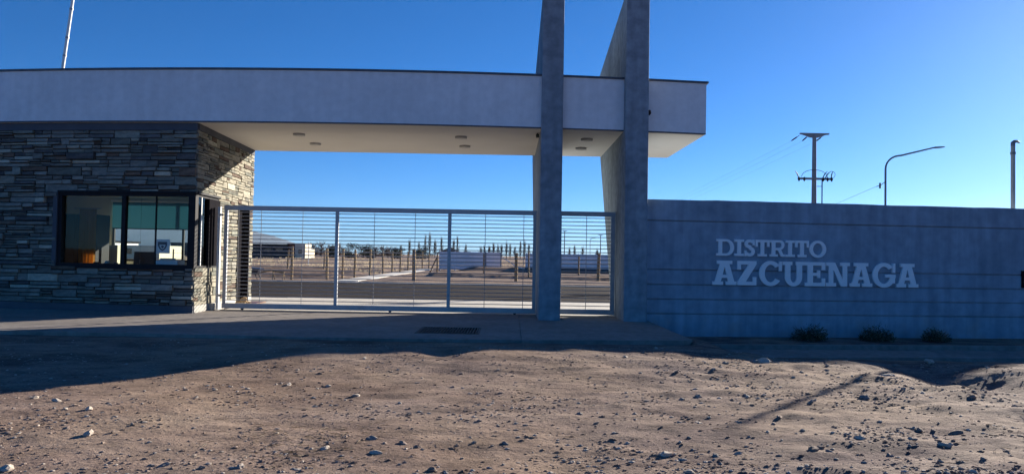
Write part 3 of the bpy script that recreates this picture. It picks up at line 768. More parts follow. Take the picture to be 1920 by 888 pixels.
sh = [(-.11, .10), (-.11, .01), (-.085, -.05), (-.045, -.095), (0, -.125), (.045, -.095), (.085, -.05), (.11, .01), (.11, .10)]
inn = [(-.075, .03), (.075, .03), (.06, -.03), (.03, -.065), (0, -.085), (-.03, -.065), (-.06, -.03)]
mb.prism(list(reversed(sh)), [[(p[0], p[1]) for p in inn]], lambda a, b, d: (-8.48 + a, yp - d, 1.60 + b), .004, .001); part(mb, 'emblem', MT['navy'], pn, fixn=True)
mb = MB(); mb.prism([(-.05, -.01), (.0, -.06), (.05, -.01), (.0, .01)], [], lambda a, b, d: (-8.48 + a, yp - d, 1.60 + b), .004, .001); part(mb, 'emblem', MT['navy'], pn, fixn=True)
for (x, y, r, h, m, nm, lab) in ((-10.02, 18.4, .06, .16, 'teal', 'thermos', 'teal thermos standing on the desk behind the window mullion'),
                                 (-10.3, 18.42, .075, .13, 'black', 'mug', 'dark rounded mug on the desk left of the teal thermos'),
                                 (-9.80, 18.38, .05, .12, 'navyblue', 'cup', 'dark blue cup on the desk right of the teal thermos')):
    t = thing(nm, (x, y, DT), lab, nm)
    mb = MB(); mb.tube([(x, y, DT + .001), (x, y, DT + h * .8), (x, y, DT + h)], [r * .9, r, r * .8], 14); part(mb, 'body', MT[m], t)
    mb = MB(); mb.tube([(x - r * .9, y, DT + h * .75), (x - r * 1.6, y, DT + h * .6), (x - r * 1.6, y, DT + h * .35), (x - r * .9, y, DT + h * .2)], .01, 6); part(mb, 'handle', MT[m], t)
t = thing('carton', (-10.6, 21.6, .03), 'cream carton standing on a stool at the back of the booth', 'carton')
mb = MB(); mb.box(-12.1, -11.35, 21.35, 21.8, .9, 1.62); part(mb, 'box', MT['cream'], t, bevel=.01)
mb = MB(); mb.box(-12.05, -11.4, 21.4, 21.75, .031, .899); part(mb, 'stool', MT['varnish'], t, bevel=.01)

# ------------------------------------------------------------------ gates
GY = 19.1; GT = 2.68
NB = 24
def gate(name, x0, x1, posts, rods, label, rightpost):
    t = thing(name, (x0, GY, 0), label, 'gate')
    mb = MB(); mb.box(x0, x1, GY - .04, GY + .04, GT - .12, GT); part(mb, 'top_rail', MT['galv'], t, bevel=.006)
    mb = MB(); mb.box(x0, x1, GY - .05, GY + .05, .04, .17); part(mb, 'bottom_rail', MT['galv'], t, bevel=.006)
    for x, w in posts:
        mb = MB(); mb.box(x - w / 2, x + w / 2, GY - .035, GY + .035, .171, GT - .121); part(mb, 'upright', MT['galv'], t, bevel=.005)
    bar = None
    for i in range(NB):
        z = .255 + i * (GT - .12 - .255 - .05) / (NB - 1)
        if bar is None:
            mb = MB(); mb.tube([(x0 + .02, GY, z), (x1 - .02, GY, z)], .0105, 8); bar = part(mb, 'bar', MT['rod'], t, origin=(x0, GY, z))
        else:
            c = bar.copy(); COL.objects.link(c); c.location.z = z
    for x in rods:
        mb = MB(); mb.tube([(x, GY + .014, .171), (x, GY + .014, GT - .121)], .008, 6); part(mb, 'tie_rod', MT['rod'], t)
    return t
g1 = gate('sliding_gate', -7.42, 0.63, [(-7.37, .09), (-4.51, .085), (-1.61, .085), (0.585, .085)], [-6.47, -5.4, -3.55, -2.5, -.69, .3],
          'wide sliding gate of thin horizontal bars between the booth and the left pillar', True)
for x in (-6.9, -3.1, .1):
    mb = MB(); mb.tube([(x, GY - .02, .045), (x, GY + .02, .045)], .04, 12); part(mb, 'wheel', MT['iron'], g1)
g2 = gate('narrow_gate', 1.19, 2.66, [(1.235, .08), (2.60, .11)], [1.92], 'narrow barred gate between the two tall pillars', True)
mb = MB(); mb.tube([(2.5, GY - .05, 1.15), (2.5, GY - .09, 1.15), (2.42, GY - .09, 1.15)], .012, 8); part(mb, 'latch', MT['galv'], g2)
gp = thing('gate_post', (-7.55, 19.1, 0), 'white steel guide post at the booth end of the wide gate', 'post')
mb = MB(); mb.box(-7.585, -7.51, GY - .04, GY + .04, 0, 2.64); part(mb, 'post', MT['whitepaint'], gp, bevel=.006)
mb = MB(); mb.box(-7.51, -7.43, GY - .11, GY - .06, 2.40, 2.46); part(mb, 'guide', MT['galv'], gp)
mb = MB(); mb.box(-7.51, -7.43, GY - .11, GY - .06, .34, .40); part(mb, 'guide', MT['galv'], gp)
mb = MB(); mb.hexa([(-7.72, 18.86, 0), (-7.56, 18.86, 0), (-7.56, 19.02, 0), (-7.72, 19.02, 0), (-7.73, 18.85, .17), (-7.55, 18.85, .17), (-7.55, 19.02, .17), (-7.73, 19.02, .17)])
tag(mb.build('concrete_block', MT['plinth'], bevel=.008), 'small pale concrete footing block at the foot of the white gate post', 'block')
mb = MB(); mb.box(-7.4, 2.64, GY - .03, GY + .03, .0005, .006); 
tag(mb.build('gate_track', MT['iron']), 'dark steel floor track lying along the concrete under the gates', 'track')

# drain grate in the apron
dg = thing('drain_grate', ((GX0 + GX1) / 2, (GY0 + GY1) / 2, 0), 'dark iron drain grate with long bars set in the concrete apron', 'grate')
mb = MB()
mb.box(GX0 + .004, GX1 - .004, GY0 + .004, GY0 + .04, -.05, .004); mb.box(GX0 + .004, GX1 - .004, GY1 - .04, GY1 - .004, -.05, .004)
mb.box(GX0 + .004, GX0 + .04, GY0 + .041, GY1 - .041, -.05, .004); mb.box(GX1 - .04, GX1 - .004, GY0 + .041, GY1 - .041, -.05, .004)
part(mb, 'grate_frame', MT['iron'], dg)
bar = None
nb = 20
for i in range(nb):
    x = GX0 + .04 + (GX1 - GX0 - .08) * (i + .5) / nb
    if bar is None:
        mb = MB(); mb.box(x - .012, x + .012, GY0 + .041, GY1 - .041, -.05, .003); bar = part(mb, 'bar', MT['iron'], dg, origin=(x, GY0, 0)); bx0 = x
    else:
        c = bar.copy(); COL.objects.link(c); c.location.x += x - bx0
mb = MB(); mb.box(GX0 + .001, GX1 - .001, GY0 + .001, GY1 - .001, -.27, -.24); part(mb, 'pit_floor', MT['iron'], dg)

# heap, mat
def rock_mesh(name, sub, sd, flat=.65, rough=.28):
    b = bmesh.new(); bmesh.ops.create_icosphere(b, subdivisions=sub, radius=1)
    q = random.Random(sd)
    o1 = Vector((q.uniform(-1, 1), q.uniform(-1, 1), q.uniform(-1, 1)))
    for v in b.verts:
        k = 1 + q.uniform(-rough, rough) + .25 * max(-1, min(1, v.co.dot(o1)))
        v.co = Vector((v.co.x * k, v.co.y * k * .8, v.co.z * k * flat))
    m_ = bpy.data.meshes.new(name); b.to_mesh(m_); b.free()
    return m_
hp = thing('stone_heap', (-7.42, 20.6, 0), 'small heap of sandy stones beside the booth door behind the gate', 'heap')
for i, (dx, dy, dz, s) in enumerate(((0, 0, .09, .13), (.12, .05, .06, .09), (-.13, -.02, .06, .09), (.02, -.08, .06, .10), (.0, .02, .19, .07))):
    o = bpy.data.objects.new('stone', rock_mesh('stone', 2, 50 + i, .75)); o.data.materials.append(MT['sand']); COL.objects.link(o)
    o.parent = hp; o.location = (dx, dy, dz); o.scale = (s, s, s)
mb = MB(); mb.box(-7.88, -7.25, 21.1, 22.0, .001, .035); tag(mb.build('door_mat', MT['varnish'], bevel=.006), 'dark brown mat lying at the booth door step', 'mat')

# ------------------------------------------------------------------ boundary wall and lettering
bw = thing('boundary_wall', (3.3, 18, 0), 'long blue grey rendered boundary wall with horizontal grooves', 'wall')
XW1 = 30
def wallband(z0, z1, off, topj=False):
    mb = MB(); n = 60 if topj else 12
    xa = 3.225
    for i in range(n):
        a = xa + (XW1 - xa) * i / n; b = xa + (XW1 - xa) * (i + 1) / n
        za = z1 + (.02 * (float(vnoise(a * 2.1, .5, 12)) - .5) if topj else 0); zb = z1 + (.02 * (float(vnoise(b * 2.1, .5, 12)) - .5) if topj else 0)
        p = [(a, yw(a) + off, z0), (b, yw(b) + off, z0), (b, yw(b) + .22 - off, z0), (a, yw(a) + .22 - off, z0), (a, yw(a) + off, za), (b, yw(b) + off, zb), (b, yw(b) + .22 - off, zb), (a, yw(a) + .22 - off, za)]
        mb.hexa(p)
    return mb
zs = [-.6, .18, .53, .885, 1.245, 2.425, 2.945]
for i in range(len(zs) - 1):
    mb = wallband(zs[i] + (.016 if i else 0), zs[i + 1] - (.016 if i < 5 else 0), 0, i == 5)
    part(mb, 'band', MT['wall'], bw, fixn=True)
for i in range(1, len(zs) - 1):
    mb = wallband(zs[i] - .0158, zs[i] + .0158, .06)
    part(mb, 'groove', MT['wall'], bw)
mb = MB(); ym = yw(13.1)
mb.box(13.02, 13.36, ym - .035, ym + .012, .92, 1.36); tag(mb.build('plaque', MT['panel_dark'], bevel=.006), 'dark square plaque fixed to the wall at the right edge of the view', 'plaque')

sign = thing('lettering', (7.5, yw(7.5), 1.4), 'raised white slab serif letters reading DISTRITO AZCUENAGA on the wall', 'sign')
def arc(cx_, cy_, rx, ry, a0, a1, n=18):
    return [(cx_ + rx * math.cos(rad(a0 + (a1 - a0) * i / n)), cy_ + ry * math.sin(rad(a0 + (a1 - a0) * i / n))) for i in range(n + 1)]
def rect(x0, x1, y0, y1): return [(x0, y0), (x1, y0), (x1, y1), (x0, y1)]
def glyph(c, w):
    """slab serif shapes, cap height 1, width w: list of (outer, holes)"""
    s = .235; t = .145
    P = []
    R = lambda *a: P.append((rect(*a), []))
    if c == 'I':
        m = w / 2; P.append(([(0, 0), (w, 0), (w, t), (m + s / 2, t), (m + s / 2, 1 - t), (w, 1 - t), (w, 1), (0, 1), (0, 1 - t), (m - s / 2, 1 - t), (m - s / 2, t), (0, t)], []))
    elif c == 'D':
        x = .13
        outer = [(0, 0)] + arc(w - .5, .5, .5, .5, -90, 90) + [(0, 1), (0, 1 - t), (x, 1 - t), (x, t), (0, t)]
        hole = [(x + s, t)] + arc(w - .5, .5, .5 - s, .5 - t, -90, 90) + [(x + s, 1 - t)]
        P.append((outer, [hole]))
    elif c == 'T':
        m = w / 2; v = .42; u = .15
        P.append(([(m - .28, 0), (m + .28, 0), (m + .28, t), (m + s / 2, t), (m + s / 2, 1 - t), (w - u, 1 - t), (w - u, 1 - v), (w, 1 - v), (w, 1), (0, 1), (0, 1 - v), (u, 1 - v), (u, 1 - t), (m - s / 2, 1 - t), (m - s / 2, t), (m - .28, t)], []))
    elif c == 'O':
        P.append((arc(w / 2, .5, w / 2, .52, 0, 360, 36)[:-1], [arc(w / 2, .5, w / 2 - s, .52 - .16, 0, 360, 36)[:-1]]))
    elif c == 'C' or c == 'G':
        o = arc(w * .5, .5, w * .5, .52, 38 if c == 'C' else 40, 325 if c == 'C' else 352, 40)
        i_ = arc(w * .5, .5, w * .5 - s, .52 - .16, 325 if c == 'C' else 340, 42, 40)
        P.append((o + i_, []))
        R(w * .86, w * .86 + .13, .60, 1.0)
        if c == 'G':
            R(w * .56, w * 1.0, .40, .53); R(w - s, w * .97, .16, .41)
    elif c == 'S':
        pts = arc(w * .5, .745, w * .5 - .105, .175, 25, 270, 16) + arc(w * .5, .275, w * .5 - .105, .195, 90, -155, 16)[1:]
        pts = [(p[0], p[1]) for p in pts]
        L = []; Rr = []
        for i, p in enumerate(pts):
            a = pts[max(i - 1, 0)]; b = pts[min(i + 1, len(pts) - 1)]
            d = Vector((b[0] - a[0], b[1] - a[1])).normalized(); nrm = Vector((-d.y, d.x))
            h = .085 + .02 * math.sin(math.pi * i / (len(pts) - 1))
            L.append((p[0] + nrm.x * h, p[1] + nrm.y * h)); Rr.append((p[0] - nrm.x * h, p[1] - nrm.y * h))
        P.append((L + Rr[::-1], []))
        R(w - .15, w - .02, .66, 1.0); R(.0, .13, .0, .34)
    elif c == 'R':
        x = .12; rr = .29
        outer = [(0, 0), (.50, 0), (.50, t), (x + s, t), (x + s, .40), (.50, .40)] + [] + [(w * .64, 0), (w, 0), (w, t), (w * .80, t), (w * .64, .40)]
        cx2 = w - .34
        outer = [(0, 0), (.5, 0), (.5, t), (x + s, t), (x + s, .39), (.52, .39), (.70, 0), (w, 0), (w, t), (.84, t), (.715, .415)] + arc(cx2, .71, .29, .29, -62, 90, 14) + [(0, 1), (0, 1 - t), (x, 1 - t), (x, t), (0, t)]
        hole = [(x + s, .53)] + arc(cx2 - .02, .70, .12, .155, -90, 90, 12) + [(x + s, 1 - t)]
        P.append((outer, [hole]))
    elif c == 'A':
        m = w / 2; ax = .30 * w / 1.0
        P.append(([(0, 0), (w * .44, 0), (w * .44, t), (w * .345, t), (w * .385, .29), (w * .615, .29), (w * .655, t), (w * .55, t), (w * .55, 0), (w, 0), (w, t), (w * .91, t), (w * .70, 1 - t), (w * .82, 1 - t), (w * .82, 1), (w * .18, 1), (w * .18, 1 - t), (w * .30, 1 - t), (w * .09, t), (0, t)],
                  [[(w * .415, .42), (w * .585, .42), (w * .5, .74)]]))
    elif c == 'Z':
        P.append(([(0, 0), (w, 0), (w, .34), (w - .15, .34), (w - .15, .15), (.36, .15), (w, .87), (w, 1), (0, 1), (0, .64), (.15, .64), (.15, .85), (w - .34, .85), (0, .13)], []))
    elif c == 'U':
        x = .11
        outer = [(0, 1), (0, 1 - t), (x, 1 - t)] + [(x, .38)] + arc(w / 2, .36, w / 2 - x, .38, 180, 360, 20) + [(w - x, 1 - t), (w, 1 - t), (w, 1), (w * .6, 1), (w * .6, 1 - t), (w - x - s, 1 - t)] + arc(w / 2, .36, w / 2 - x - s, .22, 0, -180, 16) + [(x + s, 1 - t), (w * .44, 1 - t), (w * .44, 1)]
        P.append((outer, []))
    elif c == 'E':
        x = .12
        P.append(([(0, 0), (w, 0), (w, .33), (w - .15, .33), (w - .15, t), (x + s, t), (x + s, .43), (.54, .43), (.54, .34), (.67, .34), (.67, .66), (.54, .66), (.54, .57), (x + s, .57), (x + s, 1 - t), (w - .15, 1 - t), (w - .15, .67), (w, .67), (w, 1), (0, 1), (0, 1 - t), (x, 1 - t), (x, t), (0, t)], []))
    elif c == 'N':
        x = .12; q = .20
        P.append(([(0, 0), (w * .42, 0), (w * .42, t), (x + q, t), (x + q, .70), (w - x - q - .07, 0), (w - x, 0), (w - x, 1 - t), (w, 1 - t), (w, 1), (w * .60, 1), (w * .60, 1 - t), (w - x - q, 1 - t), (w - x - q, .30), (x + q + .07, 1), (0, 1), (0, 1 - t), (x, 1 - t), (x, t), (0, t)], []))
    return P
def letter(c, xa, xb, z0, H):
    w = (xb - xa) * 1.0055 / H
    mb = MB()
    for k_, (outer, holes) in enumerate(glyph(c, w)):
        area = sum(outer[i][0] * outer[(i + 1) % len(outer)][1] - outer[(i + 1) % len(outer)][0] * outer[i][1] for i in range(len(outer)))
        if area < 0: outer = outer[::-1]
        hs = []
        for h in holes:
            ar = sum(h[i][0] * h[(i + 1) % len(h)][1] - h[(i + 1) % len(h)][0] * h[i][1] for i in range(len(h)))
            hs.append(h[::-1] if ar > 0 else h)
        f3 = lambda a, b, d: (xa + a * H, yw(xa + a * H) - d, z0 + b * H)
        mb.prism(outer, hs, f3, .055 + .002 * k_, -.004)
    part(mb, 'letter', MT['letter'], sign)
for c, a, b in [('D', 4.983, 5.427), ('I', 5.435, 5.678), ('S', 5.690, 5.955), ('T', 5.966, 6.325), ('R', 6.335, 6.725), ('I', 6.735, 6.975), ('T', 6.985, 7.336), ('O', 7.348, 7.782)]:
    letter(c, a, b, 1.602, .405)
for c, a, b in [('A', 4.894, 5.492), ('Z', 5.519, 5.996), ('C', 6.07, 6.648), ('U', 6.662, 7.228), ('E', 7.236, 7.76), ('N', 7.784, 8.400), ('A', 8.405, 8.985), ('G', 8.992, 9.598), ('A', 9.628, 10.202)]:
    letter(c, a, b, .893, .592)

# bushes at the foot of the wall
def bush(x, y, r, h, sd, label, skew=0.0, dry=.2):
    t = thing('bush', (x, y, gzp(x, y)), label, 'bush', 'low bushes along the boundary wall')
    q = random.Random(sd); mb = MB(); z0 = t.location.z
    for i in range(1500):
        a = q.uniform(0, 2 * math.pi); rr = r * math.sqrt(q.random()); hh = h * (1 - .55 * (rr / r) ** 2) * q.uniform(.35, 1.05)
        if q.random() < .3 and math.cos(a) * skew < -.1: continue
        px, py, pz = x + rr * math.cos(a) + skew * hh, y + rr * math.sin(a) * .7, z0 + hh * q.uniform(.1, 1)
        d = Vector((q.uniform(-1, 1), q.uniform(-1, 1), q.uniform(.1, 1.4))).normalized() * q.uniform(.04, .10)
        sd_ = d.orthogonal().normalized() * .011
        p = Vector((px, py, pz))
        mb.add([p - sd_, p + sd_, p + d], [(0, 1, 2)], 1 if q.random() < dry else 0)
    part(mb, 'foliage', [MT['bush'], MT['scrub']], t)
    mb = MB()
    for i in range(26):
        a = q.uniform(0, 2 * math.pi); rr = r * q.uniform(.3, .9)
        mb.tube([(x, y, z0 - .02), (x + .5 * rr * math.cos(a), y + .35 * rr * math.sin(a), z0 + h * .45), (x + rr * math.cos(a), y + .7 * rr * math.sin(a), z0 + h * q.uniform(.5, .8))], [.01, .007, .003], 4)
    part(mb, 'stems', MT['bark'], t)
def gzp(x, y): return -0.42 + 0.05 * (y - (yw(x) - 1.58)) / 1.6
bush(7.05, yw(7.05) - .60, .42, .44, 1, 'dark low bush at the wall foot, the left one below the lettering', .45, .12)
bush(8.82, yw(8.82) - .62, .42, .43, 2, 'wide rounded bush at the wall foot, between the two other bushes')
bush(10.4, yw(10.4) - .62, .33, .38, 3, 'smallest low bush at the wall foot, the right one', -.3, .35)

# ------------------------------------------------------------------ poles, lamps and cables
mt = thing('mast', (-12.58, 20.4, CZ1 + .05), 'thin white leaning mast on the canopy roof at the left', 'mast')
bx, by, bz = -12.58, 20.4, CZ1 + .05
tilt = .112
mb = MB(); mb.tube([(bx, by, bz), (bx + tilt * 2.6, by, bz + 2.6), (bx + tilt * 5.2, by, bz + 5.2)], [.045, .04, .032], 10); part(mb, 'pole', MT['whitepaint'], mt)
for h in (.9, 1.4, 2.2):
    mb = MB(); mb.tube([(bx + tilt * (h), by, bz + h), (bx + tilt * (h + .05), by, bz + h + .05)], .054, 10); part(mb, 'collar', MT['galv'], mt)

def power_pole(x, y, H, label, detail=True, yaw=0.0):
    t = thing('power_pole', (x, y, 0), label, 'power pole', 'concrete power poles beyond the wall')
    W = lambda a, b, c: (x + a * math.cos(yaw), y + a * math.sin(yaw) + b, c)
    mb = MB(); mb.tube([(x, y, -.3), (x, y, H * .5), (x, y, H - .1)], [.20, .165, .125], 12); part(mb, 'pole', MT['pole'], t)
    mb = MB()
    mb.hexa([W(-.93, -.07, H - .10), W(.93, -.07, H - .10), W(.93, .07, H - .10), W(-.93, .07, H - .10), W(-.98, -.07, H), W(.98, -.07, H), W(.98, .07, H), W(-.98, .07, H)])
    mb.hexa([W(-.25, -.07, H - .30), W(.25, -.07, H - .30), W(.25, .07, H - .30), W(-.25, .07, H - .30), W(-.8, -.07, H - .101), W(.8, -.07, H - .101), W(.8, .07, H - .101), W(-.8, .07, H - .101)])
    part(mb, 'crossarm', MT['pole'], t)
    if detail:
        for a, b in ((-.95, -1.35), (-.35, -.62), (.62, .30)):
            mb = MB()
            A = Vector(W(a, .08, H - .14)); B = Vector(W(b, .5, H - .46))
            mb.tube([A, A.lerp(B, .3), A.lerp(B, .35), A.lerp(B, .9), A.lerp(B, .92), B], [.018, .018, .045, .045, .018, .018], 8); part(mb, 'insulator', MT['iron'], t)
        h2 = H - 3.05
        mb = MB(); mb.box(x - 1.15, x + 1.15, y - .24, y - .14, h2 - .07, h2 + .07); part(mb, 'crossarm', MT['pole'], t)
        for a in (-1.1, -.75, .5, .78, 1.05):
            mb = MB(); mb.tube([(x + a, y - .26, h2 - .18), (x + a, y - .26, h2 - .08), (x + a, y - .26, h2), (x + a, y - .26, h2 + .12)], [.03, .075, .06, .02], 8); part(mb, 'insulator', MT['iron'], t)
        mb = MB(); mb.tube([(x + .85 * math.cos(rad(a)) - .1, y - .3, h2 + .10 + .48 * math.sin(rad(a))) for a in range(180, -1, -12)], .018, 6); part(mb, 'jumper_cable', MT['black'], t)
        mb = MB()
        for a, dx in ((-1.12, -.12), (.45, .14), (.62, .16), (1.0, .05)):
            mb.tube([(x + a, y - .28, h2 + .05), (x + a + dx, y - .28, h2 + .32), (x + a + dx * 2.2, y - .3, h2 + .5)], [.03, .035, .012], 6)
        part(mb, 'fuse_holder', MT['iron'], t)
        mb = MB(); mb.tube([(x + .42, y - .26, -.2), (x + .42, y - .26, h2 - .08)], .04, 8); part(mb, 'conduit', MT['iron'], t)
        mb = MB(); mb.tube([(x + .1, y - .2, h2 - .5), (x + .42, y - .26, h2 - .5)], .02, 6); part(mb, 'clamp', MT['iron'], t)
        mb = MB(); mb.tube([(x + 1.05 + .22 * math.sin(rad(a)), y - .28, h2 + .28 - .22 * math.cos(rad(a))) for a in range(20, 260, 24)], .016, 6); part(mb, 'jumper_cable', MT['black'], t)
    return t
power_pole(19.95, 49, 10.0, 'concrete power pole with two crossarms rising behind the lettered wall')
power_pole(17.6, 248, 10.3, 'far power pole seen between the pillars beside the left pillar', False)
power_pole(30.5, 255, 9.4, 'far power pole seen between the pillars beside the right pillar', False)
def cable(pts, r, label):
    mb = MB(); mb.tube(pts, r, 5); tag(mb.build('cable', MT['black']), label, 'cable', 'overhead cables')
def sag(a, b, s, n=16):
    a, b = Vector(a), Vector(b)
    return [a.lerp(b, i / n) - Vector((0, 0, 4 * s * (i / n) * (1 - i / n))) for i in range(n + 1)]
cable(sag((18.6, 49.5, 9.54), (16.7, 248, 10.25), 2.6), .004, 'overhead cable leaving the left insulator of the near power pole')
cable(sag((19.33, 49.5, 9.54), (17.6, 248, 10.35), 2.6), .004, 'overhead cable leaving the middle insulator of the near power pole')
cable(sag((20.25, 49.5, 9.54), (18.5, 248, 10.25), 2.6), .004, 'overhead cable leaving the right insulator of the near power pole')

def street_lamp(x, y, h0, h1, reach, h2, label, r=.055):
    t = thing('street_lamp', (x, y, 0), label, 'street lamp')
    mb = MB()
    pts = [(x, y, -.2), (x, y, h0 * .5), (x, y, h0)]
    n = 7
    bx_ = .85
    for i in range(1, n + 1):
        a = rad(90 * i / n)
        pts.append((x + bx_ * (1 - math.cos(a)), y, h0 + (h1 - h0) * math.sin(a)))
    pts.append((x + reach - .5, y, h2 - .06))
    rs = [r * 1.25, r * 1.1, r] + [r * .9] * n + [r * .7]
    mb.tube(pts, rs, 8); part(mb, 'pole', MT['steel'], t)
    mb = MB()
    mb.hexa([(x + reach - .55, y - .1, h2 - .12), (x + reach, y - .09, h2 - .05), (x + reach, y + .09, h2 - .05), (x + reach - .55, y + .1, h2 - .12),
             (x + reach - .55, y - .08, h2 - .03), (x + reach, y - .07, h2), (x + reach, y + .07, h2), (x + reach - .55, y + .08, h2 - .03)])
    hd = part(mb, 'lamp_head', MT['steel'], t, bevel=.01)
    mb = MB(); mb.hexa([(x + reach - .45, y - .06, h2 - .122), (x + reach - .05, y - .06, h2 - .07), (x + reach - .05, y + .06, h2 - .07), (x + reach - .45, y + .06, h2 - .122), (x + reach - .45, y - .06, h2 - .10), (x + reach - .05, y - .06, h2 - .05), (x + reach - .05, y + .06, h2 - .05), (x + reach - .45, y + .06, h2 - .10)])
    subpart(mb, 'lens', MT['lens'], hd)
    return t
sl = street_lamp(20.65, 41, 6.7, 7.45, 3.25, 8.0, 'tall curved arm street lamp behind the wall, right of the power pole')
mb = MB()
mb.tube([(20.65, 40.93, 6.0), (20.3, 40.9, 5.75), (20.1, 40.9, 5.7)], .02, 6); mb.tube([(20.3, 40.9, 5.9), (20.3, 40.9, 5.6)], .05, 6)
part(mb, 'cable_bracket', MT['iron'], sl)
cable(sag((20.1, 40.9, 5.7), (40, 150, 5.5), 1.0), .008, 'thin cable running away from the curved street lamp')
street_lamp(26.2, 248, 7.2, 8.0, 3.6, 8.4, 'far curved arm street lamp seen through the narrow gate', .08)
lp = thing('lamp_post', (13.13, 19.42, 0), 'grey post with a small hooked lamp right behind the wall at the right edge', 'lamp post')
px, py = 13.13, 19.42
mb = MB(); mb.tube([(px, py, -.3), (px, py, 2.5), (px, py, 4.62)], [.056, .054, .052], 12); part(mb, 'post', MT['plinth'], lp)
mb = MB(); mb.tube([(px, py, 4.621), (px, py, 4.70), (px + .04, py, 4.74), (px + .10, py, 4.75), (px + .17, py, 4.71)], [.055, .055, .045, .038, .02], 10); part(mb, 'lamp_head', MT['steel'], lp)
mb = MB(); mb.tube([(px, py, 4.40), (px, py, 4.46)], .068, 12); part(mb, 'collar', MT['steel'], lp)

# ------------------------------------------------------------------ far side of the road
def post_fence(name, pts, h, label, r=.075, nw=5, thin=()):
    t = thing(name, (pts[0][0], pts[0][1], 0), label, 'fence')
    q = random.Random(len(pts) * 7 + int(pts[0][1]))
    base = None
    for i, (x, y) in enumerate(pts):
        k = .6 if i in thin else 1
        hh = h * q.uniform(.93, 1.06)
        l = q.uniform(-.05, .05)
        z = gz(x, y)
        mb = MB(); mb.tube([(x, y, z - .2), (x + l * .5, y, z + hh * .5), (x + l, y, z + hh)], [r * k * 1.05, r * k, r * k * .92], 8)
        part(mb, 'post', MT['wood'], t, origin=(x, y, z))
    for w in range(nw):
        zz = h * (.25 + .7 * w / max(1, nw - 1))
        mb = MB()
        mb.tube([(x, y, zz) for x, y in pts], .006, 4)
        part(mb, 'wire', MT['iron'], t)
    return t
post_fence('post_fence', [(-34, 40.9), (-28, 40.8), (-22, 40.8), (-17, 40.8), (-12.1, 40.9), (-10.25, 41.3)], 1.75, 'rustic wooden post and wire fence along the road, left of the pale path')
post_fence('post_fence', [(-9.6, 42.2), (-9.55, 45.2), (-9.5, 49.8), (-9.45, 54.6), (-9.4, 58.5), (-9.3, 62), (-9.2, 66), (-9.1, 70), (-9.0, 75), (-8.9, 80)], 1.72, 'row of wooden posts running away along the pale path', .07)
post_fence('post_fence', [(-5.45, 41.6), (.28, 44.2), (5.45, 46.6), (10.4, 49)], 1.76, 'thick wooden post and wire fence along the road, right of the pale path', .10)
post_fence('post_fence', [(-5.3, 53), (-1.9, 51.2), (1.15, 48.6), (4.7, 52)], 1.62, 'thin wooden posts between the road fence and the white panels', .06)
post_fence('post_fence', [(-26, 57), (-21, 57), (-17.2, 57), (-14.4, 57), (-12.6, 60)], 1.62, 'short row of wooden posts behind the earth banks, left of the road fence', .065)
# diagonal brace and fallen pale pipe
mb = MB(); mb.tube([(-5.9, 53.2, .1), (-5.35, 53, 1.3)], .05, 6); tag(mb.build('brace', MT['wood']), 'slanted wooden brace leaning on the corner fence post', 'brace')
mb = MB(); mb.tube([(-.9, 71.5, 1.35), (-.2, 71, .95), (.6, 70, .45), (1.2, 69.5, .35)], .05, 6); tag(mb.build('pipe', MT['whitepaint']), 'broken pale pipe leaning in the gap of the white panel wall', 'pipe')
mb = MB(); mb.tube([(-24.1, 88, -.2), (-24.1, 88, 2.75)], .05, 8); tag(mb.build('stake', MT['whitepaint']), 'thin tall white stake standing alone in the field', 'stake')

# precast white panel wall
def panel_wall(x0, x1, y, h, n, label, q):
    t = thing('panel_wall', (x0, y, 0), label, 'wall', 'white panel walls across the field')
    L = (x1 - x0) / n
    for i in range(n + 1):
        mb = MB(); x = x0 + L * i; mb.box(x - .06, x + .06, y - .08, y + .08, -.1, h + .04); part(mb, 'post', MT['panelwall'] if q.random() < .6 else MT['pole'], t)
    for i in range(n):
        for k in range(4):
            mb = MB(); a = x0 + L * i + .062; z0 = .12 + (h - .12) * k / 4
            mb.box(a, a + L - .124, y - .03, y + .03, z0 + .006, z0 + (h - .12) / 4 - .006)
            part(mb, 'panel', MT['panelwall'], t)
    return t
q = random.Random(3)
panel_wall(-7.05, -1.05, 73, 1.85, 4, 'left stretch of white precast panel wall across the field, ending at the gap', q)
panel_wall(1.4, 14.9, 72, 1.8, 8, 'right stretch of white precast panel wall seen behind the pillars', q)

# wheelbarrow
wb = thing('wheelbarrow', (-13.9, 41.5, 0), 'dark wheelbarrow with pale handles parked across the road by the booth corner', 'wheelbarrow')
bx, by = -14.0, 40.2
mb = MB(); mb.hexa([(bx - .55, by - .3, .28), (bx + .25, by - .3, .28), (bx + .25, by + .3, .28), (bx - .55, by + .3, .28), (bx - .85, by - .42, .72), (bx + .5, by - .42, .60), (bx + .5, by + .42, .60), (bx - .85, by + .42, .72)])
part(mb, 'tray', MT['navyblue'], wb, bevel=.03)
for s in (-1, 1):
    mb = MB(); mb.tube([(bx - .9, by + s * .12, .22), (bx + .2, by + s * .25, .34), (bx + 1.1, by + s * .32, .52)], .025, 6); part(mb, 'handle', MT['wood'], wb)
    mb = MB(); mb.tube([(bx + .2, by + s * .25, .32), (bx + .35, by + s * .28, .02)], .025, 6); part(mb, 'leg', MT['iron'], wb)
mb = MB(); mb.tube([(bx - .95, by - .05, .2), (bx - .95, by + .05, .2)], .19, 14); part(mb, 'wheel', MT['rubber'], wb)
t = thing('sawhorse', (-12.55, 40.2, 0), 'small rough wooden trestle beside the wheelbarrow handles', 'trestle')
mb = MB(); mb.tube([(-12.95, 40.2, .46), (-12.3, 40.2, .40)], .04, 6); part(mb, 'beam', MT['wood'], t)
